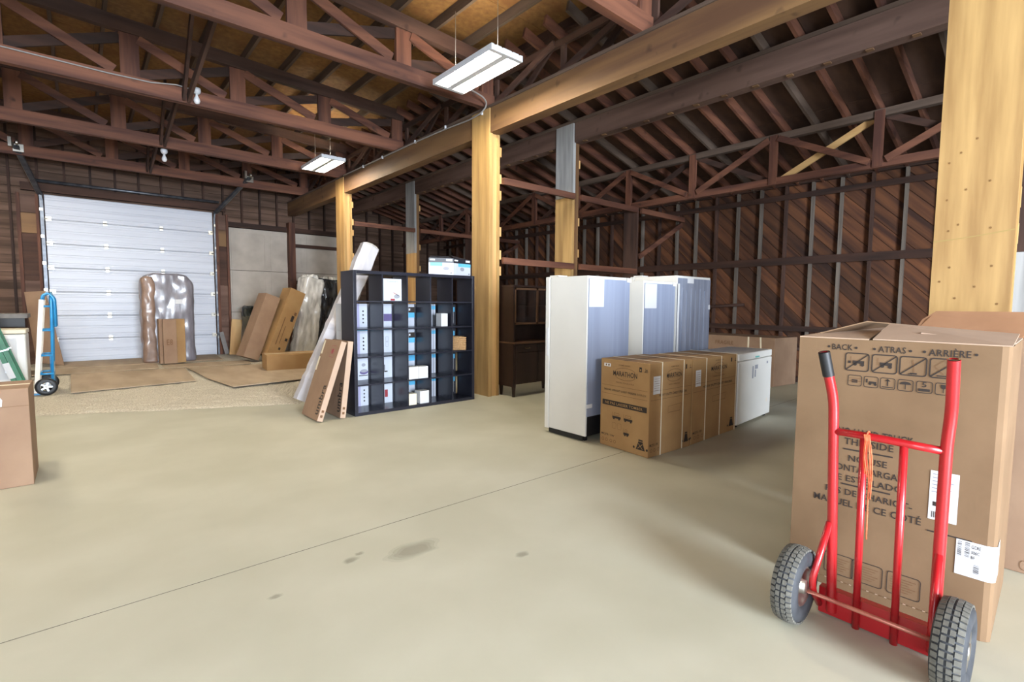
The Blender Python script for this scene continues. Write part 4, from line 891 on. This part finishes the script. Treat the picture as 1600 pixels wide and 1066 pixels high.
a = sm[1]; f.rect(a + .009, 1.07, a + .016, 1.088); f.rect(a + .022, 1.067, a + .051, 1.077); f.disc(a + .026, 1.065, .006); f.disc(a + .047, 1.064, .006)
a = sm[2] + .0295; f.line(a, 1.063, a, 1.093, .005); f.poly([(a - .011, 1.085), (a + .011, 1.085), (a, 1.097)]); f.rect(a - .021, 1.055, a + .021, 1.059)
a = sm[3] + .0295; f.poly([(a - .021, 1.078)] + [(a + .021 * math.cos(math.radians(t)), 1.078 + .014 * math.sin(math.radians(t))) for t in range(180, -1, -20)][1:]); f.line(a, 1.078, a, 1.056, .003)
a = sm[4] + .0295; f.text('5', a - .008, 1.074, a + .008, 1.097); f.rect(a - .02, 1.055, a + .02, 1.067)
a = sm[5] + .0295; f.poly([(a - .01, 1.093), (a + .01, 1.093), (a + .007, 1.077), (a, 1.073), (a - .007, 1.077)]); f.rect(a - .0015, 1.057, a + .0015, 1.075)
f.text('NO HAND TRUCK', .196, .80, .495, .836); f.text('THIS SIDE', .225, .752, .423, .785); f.line(.222, .728, .422, .728, .007)
f.text('NO USE', .246, .67, .402, .701); f.text('MONTACARGAS', .165, .618, .463, .65); f.text('DE ESTE LADO', .17, .566, .468, .597); f.line(.222, .55, .421, .55, .007)
f.text('PAS DE CHARIOT-', .155, .496, .505, .527); f.text('MANUEL DE CE CÔTÉ', .104, .438, .54, .48)
f.line(.562, .426, .714, .426, .006)
for a in (.165, .284, .427):
    f.ring(a, .075, a + .128, .182, .0035, .014)
    for q in range(6): f.line(a + .016, .158 - q * .012, a + .11 - (q % 3) * .012, .158 - q * .012, .003, 1)
for q in range(36): f.rect(.08 + q * .018, .042, .09 + q * .018, .046, 3 if q % 2 else 1)
put(f, 'printed_lettering', [M_INK, M_INK_T, M_LABEL, M_CARD_P], bg)
f = Face(l3, l0 - l3, (0, 0, 1), .002); f.rect(.562, .482, .66, .705, 2)
for q in range(6): f.line(.571, .69 - .016 * q, .571 + random.uniform(.04, .08), .69 - .016 * q, .004, 3, .001)
f.rect(.576, .545, .598, .565, 0, .001)
for q in range(9): f.rect(.574 + q * .0062, .492, .574 + q * .0062 + random.uniform(.0015, .004), .52, 0, .001)
put(f, 'packing_slip', [M_INK, M_INK_T, M_LABEL, M_GREY], bg)
f = Face(l3, l0 - l3, (0, 0, 1), .0034)
for a0, a1 in ((.669, .683), (.693, .709)):
    for q in range(16): f.rect(a0, .352 + q * .0042, a1, .352 + q * .0042 + random.uniform(.001, .003))
f.text('GCRE', .714, .396, .744, .411); f.text('306C', .714, .372, .741, .387); f.text('BF', .714, .35, .727, .364)
for q in range(10): f.rect(.724, .29 + q * .0042, .742, .29 + q * .0042 + random.uniform(.001, .003))
put(f, 'label_print', [M_INK], bg)
# the shipping label turns round the corner
mb = MB(); cc = [cA + (l3 - cA).normalized() * .0, ring[1], cB, cB + (l1 - cB).normalized() * .11]; cc = [l3 + (l0 - l3).normalized() * .662] + cc
ctr = (l0 + l2) / 2; V = []
for p in cc: q = p + (p - ctr).normalized() * .003; V += [(q.x, q.y, .268), (q.x, q.y, .424)]
mesh('wrapped_label', V, [(2 * i, 2 * i + 2, 2 * i + 3, 2 * i + 1) for i in range(len(cc) - 1)], M_LABEL, bg, world=True)
b2x = empty('open_carton', 'brown carton with upright open flap behind the printed appliance carton at the right edge', 'carton', (4.2, .1, 0))
box('carton_body', 3.79, 4.62, -.62, .72, .001, 1.27, M_CARD_R, b2x, bevel=.006, world=True)
slab('flap', [(3.80, .70, 1.27), (3.80, -.6, 1.27), (3.86, -.6, 1.41), (3.86, .60, 1.41), (3.85, .66, 1.36)], M_CARD_IN, b2x)
slab('flap', [(4.61, .70, 1.27), (4.61, -.6, 1.27), (4.3, -.58, 1.30), (4.3, .68, 1.30)], M_CARD_P, b2x)
f = Face((3.79, .72, 0), (0, -1, 0), (0, 0, 1), .002); f.rect(.62, .95, .78, 1.13, 1); f.ring(.55, .02, .63, .075, .003, .02, 0); put(f, 'printed_marks', [M_INK_T, M_LABEL], b2x)

ht = empty('hand_truck', 'bright red hand truck with two fat pneumatic tires standing in the foreground', 'hand truck', (2.5, .53, 0))
FX = 2.535; yl, yr = .722, .335; R = .0205
tube('side_tube', bend([(FX + .03, .70, .03), (FX, yl, .9), (FX - .005, yl + .004, 1.02), (FX - .06, yl + .035, 1.232)], .09, 6), R, M_RED, ht, 16, world=True, caps=False)
tube('side_tube', bend([(FX + .03, .338, .03), (FX, yr, .9), (FX - .005, yr - .008, 1.03), (FX - .066, yr - .012, 1.24)], .09, 6), R, M_RED, ht, 16, world=True, caps=False)
for y, pa, pb in ((yl + .0315, .82, 1), (yr, 0, 0)):
    if pb: 
        A, B = Vector((FX - .0335, yl + .0207, 1.128)), Vector((FX - .0606, yl + .0353, 1.2345)); tube('grip', [A, B], R + .0025, M_BLACK, ht, 16, world=True, caps=False)
for A, B in (((FX - .0595, yl + .0345, 1.229), (FX - .0608, yl + .0354, 1.2352)), ((FX - .0652, yr - .012, 1.236), (FX - .0665, yr - .012, 1.2422))):
    V, F = tubev([A, B], .0205, 16, False); V2, F2 = tubev([A, B], .0145, 16, False); nn = 16; mesh('tube_rim', V + V2, [(nn + k, nn + (k + 1) % nn, 3 * nn + (k + 1) % nn, 3 * nn + k) for k in range(nn)], M_STEEL, ht, world=True)
    V, F = tubev([Vector(A) - Vector((-.006, 0, .03)), A], .0172, 16, False); mesh('tube_bore', V, F, M_BLACK, ht, world=True)
tube('cross_bar', [(FX, yl, .878), (FX - .012, .62, .882), (FX - .015, .53, .882), (FX - .012, .44, .878), (FX, yr, .872)], .0165, M_RED, ht, 14, world=True)
for y in (.603, .465): tube('centre_tube', [(FX + .028, y, .0), (FX - .012, y, .87)], .0145, M_RED, ht, 14, world=True)
box('toe_back_plate', FX + .034, FX + .040, .325, .755, .008, .128, M_RED, ht, world=True)
box('toe_top_lip', FX + .041, FX + .075, .325, .755, .120, .128, M_RED, ht, world=True)
box('toe_plate', FX + .041, FX + .23, .325, .755, .003, .011, M_RED, ht, world=True)
for ya, yb in ((.719, .752), (.336, .330)):
    tube('axle_brace', bend([(FX + .006, ya, .455), (FX - .075, yb, .20), (FX - .06, yb, .14), (FX + .03, yb, .045)], .05, 5), .0145, M_RED, ht, 12, world=True)
WR, WX, WZ = .168, 2.425, .168
tube('axle', [(WX + .03, .86, WZ - .028), (WX + .03, .22, WZ - .028)], .009, mat('worn_axle', '#a8433a', '#c07a68', rough=.4, metal=.3, scale=6), ht, 10, world=True)
def wheel(y, side):
    # tire: lathed profile around the y axis, tread lugs as one proud mesh, steel rim
    w2 = .052
    prof = [(.088, -w2 * .72), (.10, -w2 * .95), (.125, -w2), (.148, -w2 * .92), (.162, -w2 * .62), (.168, -w2 * .2), (.168, w2 * .2), (.162, w2 * .62), (.148, w2 * .92), (.125, w2), (.10, w2 * .95), (.088, w2 * .72)]
    wt = lathe('tire', prof, M_TIRE, None, 48, 'y', (WX, y, WZ)); wt.parent = ht; wt.matrix_parent_inverse = PM[ht.name].inverted(); PM[wt.name] = Matrix()
    mb = MB()
    for k in range(40):
        for j, (o_, hw) in enumerate(((-.033, .011), (-.0115, .009), (.0115, .009), (.033, .011))):
            a0 = 2 * math.pi * (k + (.5 if j in (1, 2) else 0)) / 40; da = 2 * math.pi / 40 * .36
            V = []
            for rr in (0, 1):
                for a, o2 in ((a0 - da, o_ - hw * .85), (a0 + da, o_ - hw * .85), (a0 + da, o_ + hw * .85), (a0 - da, o_ + hw * .85)):
                    base = .168 - .22 * max(0, abs(o2) - .011) ** 1.5 * 6; r_ = base - .004 + rr * .0085
                    V.append((WX + r_ * math.cos(a), y + o2, WZ + r_ * math.sin(a)))
            mb.add(V, BF)
    o = mb.build('tread', M_TREAD, wt, world=True); o.matrix_parent_inverse = Matrix()
    rp = [(.089, -w2 * .7), (.086, -w2 * .78), (.08, -w2 * .6), (.05, -w2 * .3), (.032, -w2 * .35), (.03, -w2 * .9), (.0, -w2 * .9), (0, w2 * .9), (.03, w2 * .9), (.032, w2 * .35), (.05, w2 * .3), (.08, w2 * .6), (.086, w2 * .78), (.089, w2 * .7)]
    rm = lathe('rim', rp, M_STEEL, None, 32, 'y', (WX, y, WZ)); rm.parent = ht; rm.matrix_parent_inverse = PM[ht.name].inverted()
wheel(.812, 1); wheel(.262, -1)
rp = empty('orange_cord', 'frayed orange cord tied to the red hand truck cross bar', 'cord', (FX - .02, .588, .88))
for k in range(5):
    dy = .004 * k - .008; pts = [(FX - .032 - .003 * k, .588 + dy, .895), (FX - .034, .585 + dy, .87), (FX - .04 - .003 * (k % 2), .58 + dy * 2 + random.uniform(-.004, .004), .80), (FX - .035, .574 + dy * 1.6, .72), (FX - .033, .572 + dy * .9, .62 + .03 * k), ]
    if k == 2: pts += [(FX - .03, .571, .52), (FX - .028, .570, .44)]
    tube('strand', bend(pts, .03, 3), .0028, M_ROPE, rp, 5, world=True)
tube('knot_loop', [(FX - .012 + .022 * math.cos(2 * math.pi * k / 12), .588, .882 + .022 * math.sin(2 * math.pi * k / 12)) for k in range(13)], .003, M_ROPE, rp, 5, world=True)

# ================================================================== FAR LEFT AND BACK OF THE HALL
# wrapped sofa against the garage door
so = empty('wrapped_sofa', 'grey upholstered piece stood on end in shiny plastic wrap before the garage door', 'wrapped furniture', (1.56, 14.30, .04))
slab_wrap('upholstered_body', 1.04, .50, 2.06, M_SOFA, so, rnd=.16, amp=.028, freq=3.2, seed=1, top_round=.3)
o = slab_wrap('card_edge', .26, .50, 1.97, M_SOFA_B, so, rnd=.08, amp=.03, freq=5, nx=8, seed=2, top_round=.1); o.location = (-.385, -.03, 0.0)
mesh('packing_label', bxv(.12, .28, -.305, -.295, 1.36, 1.46), BF, M_LABEL, so)
def plainbox(name, x0, x1, y0, y1, z0, hgt, m, label, group=None, rz=0, marks=None):
    t = empty(name, label, 'carton', ((x0 + x1) / 2, (y0 + y1) / 2, z0), rz, group); w_, d_ = (x1 - x0) / 2, (y1 - y0) / 2
    box('carton_body', -w_, w_, -d_, d_, 0, hgt, m, t, bevel=.006)
    mesh('seam_tape', bxv(-w_ + .004, w_ - .004, -.025, .025, hgt + .0005, hgt + .0015), BF, M_PAPERY, t)
    if marks:
        f = Face((-w_, -d_, 0), (1, 0, 0), (0, 0, 1), .002); marks(f, 2 * w_, hgt); f.build('printed_marks', [M_INK_T, M_LABEL], t)
    return t
plainbox('narrow_carton', 1.30, 1.36, 13.55, 13.85, .05, 1.0, M_CARD_R, 'thin brown carton edge-on beside the taller narrow carton before the wrapped sofa')
plainbox('narrow_carton', 1.365, 1.62, 13.5, 13.82, .05, 1.0, M_CARD_R, 'tall narrow brown carton with faint print leaning near the wrapped sofa', marks=lambda f, W, H: (f.text('E8', W * .25, H * .42, W * .7, H * .55)))
plainbox('narrow_carton', 1.625, 1.80, 13.62, 13.9, .05, 1.0, M_CARD_D, 'tall darker brown carton on the right of the narrow pair before the wrapped sofa')
# leaning long cartons
def lean(name, base, yaw, tilt, w_, d_, L_, m, label, marks=None, group=None):
    t = empty(name, label, 'carton', base, yaw, group); Rm = Matrix.Rotation(tilt, 4, 'Y')
    V = [Rm @ Vector(v) for v in bxv(0, w_, -d_ / 2, d_ / 2, 0, L_)]; zz = min(v.z for v in V); V = [v - Vector((0, 0, zz)) for v in V]
    mesh('carton_body', V, BF, m, t, bevel=.005)
    mesh('open_end', [v + (V[4] - V[0]).normalized() * .001 + ((V[4] + V[6]) / 2 - v) * .12 for v in V[4:8]], [(0, 1, 2, 3)], M_CARD_IN, t)
    if marks:
        f = Face(V[0], V[1] - V[0], V[4] - V[0], .003); marks(f); f.build('printed_marks', [M_INK, M_INK_T], t)
    return t
lean('long_carton', (2.80, 13.1, .05), math.radians(10), math.radians(21), .36, .42, 1.60, M_CARD_R, 'left of two long brown cartons leaning to the right behind the lying carton', group='long cartons leaning by the cream door')
lean('long_carton', (3.27, 13.0, .05), math.radians(10), math.radians(22), .40, .42, 1.74, M_CARD_D, 'right golden long carton with printed side leaning on the wrapped mattresses', group='long cartons leaning by the cream door',
     marks=lambda f: (f.rect(.26, .95, .33, 1.1), f.rect(.3, 1.12, .36, 1.2, 1), f.line(.12, .3, .12, 1.0, .02, 1), f.line(.2, .35, .2, .8, .015, 1), f.rect(.3, .45, .36, .52), f.rect(.22, .2, .27, .26)))
plainbox('long_carton', 2.83, 4.3, 10.75, 11.35, .055, .32, M_CARD_D, 'long golden carton lying flat on the floor before the wrapped mattresses', rz=math.radians(-6))
# wrapped mattresses
for k, (x, y, w_, m, lab, tilt) in enumerate(((4.58, 13.72, .58, M_FILM, 'pale mattress in crumpled clear wrap leaning behind the long cartons', 8), (5.25, 14.3, .70, M_DARKWRAP, 'dark grey mattress in clear wrap stood beside the pale one', 5))):
    t = empty('wrapped_mattress', lab, 'mattress', (x, y, .03), group='wrapped mattresses by the black shelf'); o = slab_wrap('mattress_body', w_, .42, 2.06, m, t, rnd=.10, amp=.04, freq=5, seed=5 + k, top_round=.1); o.rotation_euler = (0, math.radians(tilt), 0); o.location = (-.14, 0, .03)
    for q in range(3): 
        o = slab_wrap('wrap_fold', .16, .14, .16, M_FILM, t, rnd=.05, amp=.05, freq=12, nx=6, ny=5, nz=6, seed=20 + q + 7 * k, top_round=.06); o.location = (-.05 + .15 * q + .1 * k, 0, 2.0)
    if k: box('white_tag', .02, .16, -.26, -.25, .78, .92, M_LABEL, t)
# bin and boards
bn = empty('waste_bin', 'olive bin with a black bag hanging over its rim by the cream door', 'bin', (3.46, 14.6, .03)); V = []; 
lathe('bin_body', [(0, 0), (.2, 0), (.26, 1.05), (.24, 1.05), (.19, .03), (0, .03)], M_BINP, bn, 14)
o = slab_wrap('black_bag', .5, .5, .28, M_BAG, bn, rnd=.2, amp=.06, freq=7, nx=12, ny=12, nz=8, seed=33, top_round=.12); o.location = (.02, 0, 1.02)
for k, (x0, x1, y, hh, tl, m, lab) in enumerate(((2.95, 3.2, 14.95, .95, 5, wood('pine', 'z'), 'short tan board leaning on the jamb right of the garage door'), (2.88, 2.98, 15.1, .6, -12, M_BENCH, 'dark offcut board leaning low beside the garage door jamb'))):
    t = mesh('leaning_board', [Matrix.Rotation(math.radians(tl), 3, 'Y') @ Vector(v) + Vector((x0, y, .05)) for v in bxv(0, x1 - x0, -.015, .015, 0, hh)], BF, m); tag(t, lab, 'board')
# leaning cardboard sheet left of the garage door
t = slab('cardboard_sheet', [(-.76, 14.7, .12), (-.32, 14.55, .04), (-.58, 15.25, 1.66), (-.92, 15.3, 1.63)], M_CARD_R, None, .02); tag(t, 'tall cardboard sheet leaning left of the garage door behind the blue hand truck', 'cardboard sheet')
# work bench and freezer at the left
bn = empty('work_bench', 'dark work bench with grey top behind the white freezer at the left edge', 'bench', (-1.4, 13.2, 0)); box('bench_top', XL + .05, -.76, 12.95, 13.7, 1.12, 1.2, M_BENCH, bn, bevel=.005, world=True)
for a in (XL + .1, -.9):
    for b in (13.0, 13.55): box('leg', a, a + .09, b, b + .09, 0, 1.119, wood('dark', 'z'), bn, world=True)
box('apron', XL + .1, -.8, 12.98, 13.02, .96, 1.119, M_BLACK, bn, world=True)
fz = empty('white_appliance', 'white freezer with beige lid behind the green ladder at the left edge', 'freezer', (-1.2, 12.05, 0))
box('cabinet', -1.75, -.74, 12.0, 12.62, .03, .87, M_WHITE, fz, bevel=.02, world=True); box('lid', -1.76, -.73, 11.99, 12.63, .875, .95, M_BEIGE, fz, bevel=.015, world=True); box('door_panel', -1.68, -.86, 11.99, 12.0, .1, .8, M_LABEL, fz, bevel=.004, world=True)
for a in (-1.68, -.85):
    for b in (12.06, 12.5): box('foot', a, a + .06, b, b + .06, 0, .03, M_BLACK, fz, world=True)
# near left carton
lc = plainbox('tall_carton', -.545, -.335, 5.34, 5.88, 0.001, .765, M_CARD_R, 'tall plain brown carton at the left edge of the concrete', marks=lambda f, W, H: (f.poly([(.0, H - .13), (.06, H - .13), (.065, H - .08), (.03, H - .02), (0, H - .015)], 1), f.line(0, H - .135, W, H - .135, .003, 0)))
# green ladder leaning over the carton
ld = empty('step_ladder', 'green fibreglass ladder leaning left before the white freezer, above the brown carton', 'ladder', (-.82, 11.3, .02))
LP0, LP1 = Vector((-.80, 0, .05)), Vector((-1.30, 0, 1.75)); ldir = (LP1 - LP0).normalized(); lper = Vector((ldir.z, 0, -ldir.x))
for yy in (11.25, 11.62):
    for o_ in (-.033, .033):
        p0 = LP0 + lper * o_ + Vector((0, yy, 0)); p1 = LP1 + lper * o_ + Vector((0, yy, 0))
        bar('rail', p0, p1, .06, .012, M_GREEN, ld)
        for q in (-.027, .027): bar('rail_flange', p0 + lper * q + Vector((0, .02, 0)), p1 + lper * q + Vector((0, .02, 0)), .006, .028, M_GREEN, ld)
        bar('foot_shoe', p0 - ldir * .035 + Vector((0, -.004, 0)), p0 + ldir * .05 + Vector((0, -.004, 0)), .066, .03, M_ALU, ld)
    if yy < 11.5: bar('warning_label', LP0 + lper * -.03 + ldir * .16 + Vector((0, yy - .008, 0)), LP0 + lper * -.03 + ldir * .42 + Vector((0, yy - .008, 0)), .08, .003, M_LABEL, ld)
    bar('spreader_bar', LP0 + ldir * .62 + lper * -.1 + Vector((0, yy - .012, 0)), LP0 + ldir * .62 + lper * .08 + Vector((0, yy - .012, 0)), .02, .008, M_ALU, ld)
for k in range(5): p = LP0 + ldir * (.28 + .3 * k) - lper * .045; box('rung', p.x - .035, p.x + .035, 11.257, 11.613, p.z - .012, p.z + .012, M_ALU, ld, world=True)
# blue convertible hand truck
bt = empty('hand_truck', 'blue hand truck with pale side rails standing on the gravel at left', 'hand truck', (-.45, 10.5, .02))
for yy in (10.24, 10.70): bar('side_rail', (-.555, yy, .06), (-.44, yy, 1.46), .055, .03, M_CREAM, bt)
for yy in (10.27, 10.67):
    tube('frame_tube', bend([(-.37, yy, .16), (-.335, yy, 1.40), (-.335, yy, 1.5), (-.335, 10.47, 1.56)], .06, 5), .018, M_BLUE, bt, 10, world=True)
for z, xx in ((.34, -.50), (.62, -.475), (1.0, -.45), (1.36, -.43)):
    tube('cross_bar', [(xx, 10.25, z), (xx, 10.69, z)], .016, M_BLUE, bt, 8, world=True)
    for yy in (10.25, 10.69): tube('spacer_bar', [(xx, yy, z), (-.35, yy, z)], .014, M_BLUE, bt, 8, world=True)
tube('handle_loop', bend([(-.44, 10.25, 1.44), (-.43, 10.25, 1.53), (-.36, 10.25, 1.56), (-.30, 10.25, 1.48), (-.30, 10.25, 1.05)], .05, 5), .015, M_BLUE, bt, 10, world=True)
tube('handle_loop', bend([(-.44, 10.69, 1.44), (-.43, 10.69, 1.53), (-.36, 10.69, 1.56), (-.30, 10.69, 1.48), (-.30, 10.69, 1.05)], .05, 5), .015, M_BLUE, bt, 10, world=True)
box('toe_plate', -.62, -.50, 10.25, 10.69, .03, .042, M_BLUE, bt, world=True); box('nose_panel', -.39, -.35, 10.3, 10.64, .22, .62, M_BLUE, bt, world=True, bevel=.01); box('size_label', -.36, -.345, 10.34, 10.6, .36, .5, M_LABEL, bt, world=True)
for yy in (10.17, 10.76):
    tr = lathe('tire', [(.07, -.03), (.1, -.034), (.125, -.025), (.132, 0), (.125, .025), (.1, .034), (.07, .03)], M_BLACK, None, 28, 'y', (-.44, yy, .155)); tr.parent = bt; tr.matrix_parent_inverse = PM[bt.name].inverted(); PM[tr.name] = Matrix()
    mb = MB(); mb.add(*tubev([(-.44, yy - .022, .155), (-.44, yy + .022, .155)], .03, 12))
    for k in range(5):
        a = 2 * math.pi * k / 5; d = Vector((math.cos(a), 0, math.sin(a))); c = Vector((-.44, yy, .155)); mb.add(barv(c + d * .02, c + d * .075, .024, .03), BF)
    ro, rf = tubev([(-.44, yy - .024, .155), (-.44, yy + .024, .155)], .078, 24, False); mb.add(ro, rf); mb.build('rim', M_ALU, bt, world=True)
tube('axle', [(-.44, 10.14, .155), (-.44, 10.79, .155)], .011, M_STEEL, bt, 8, world=True)
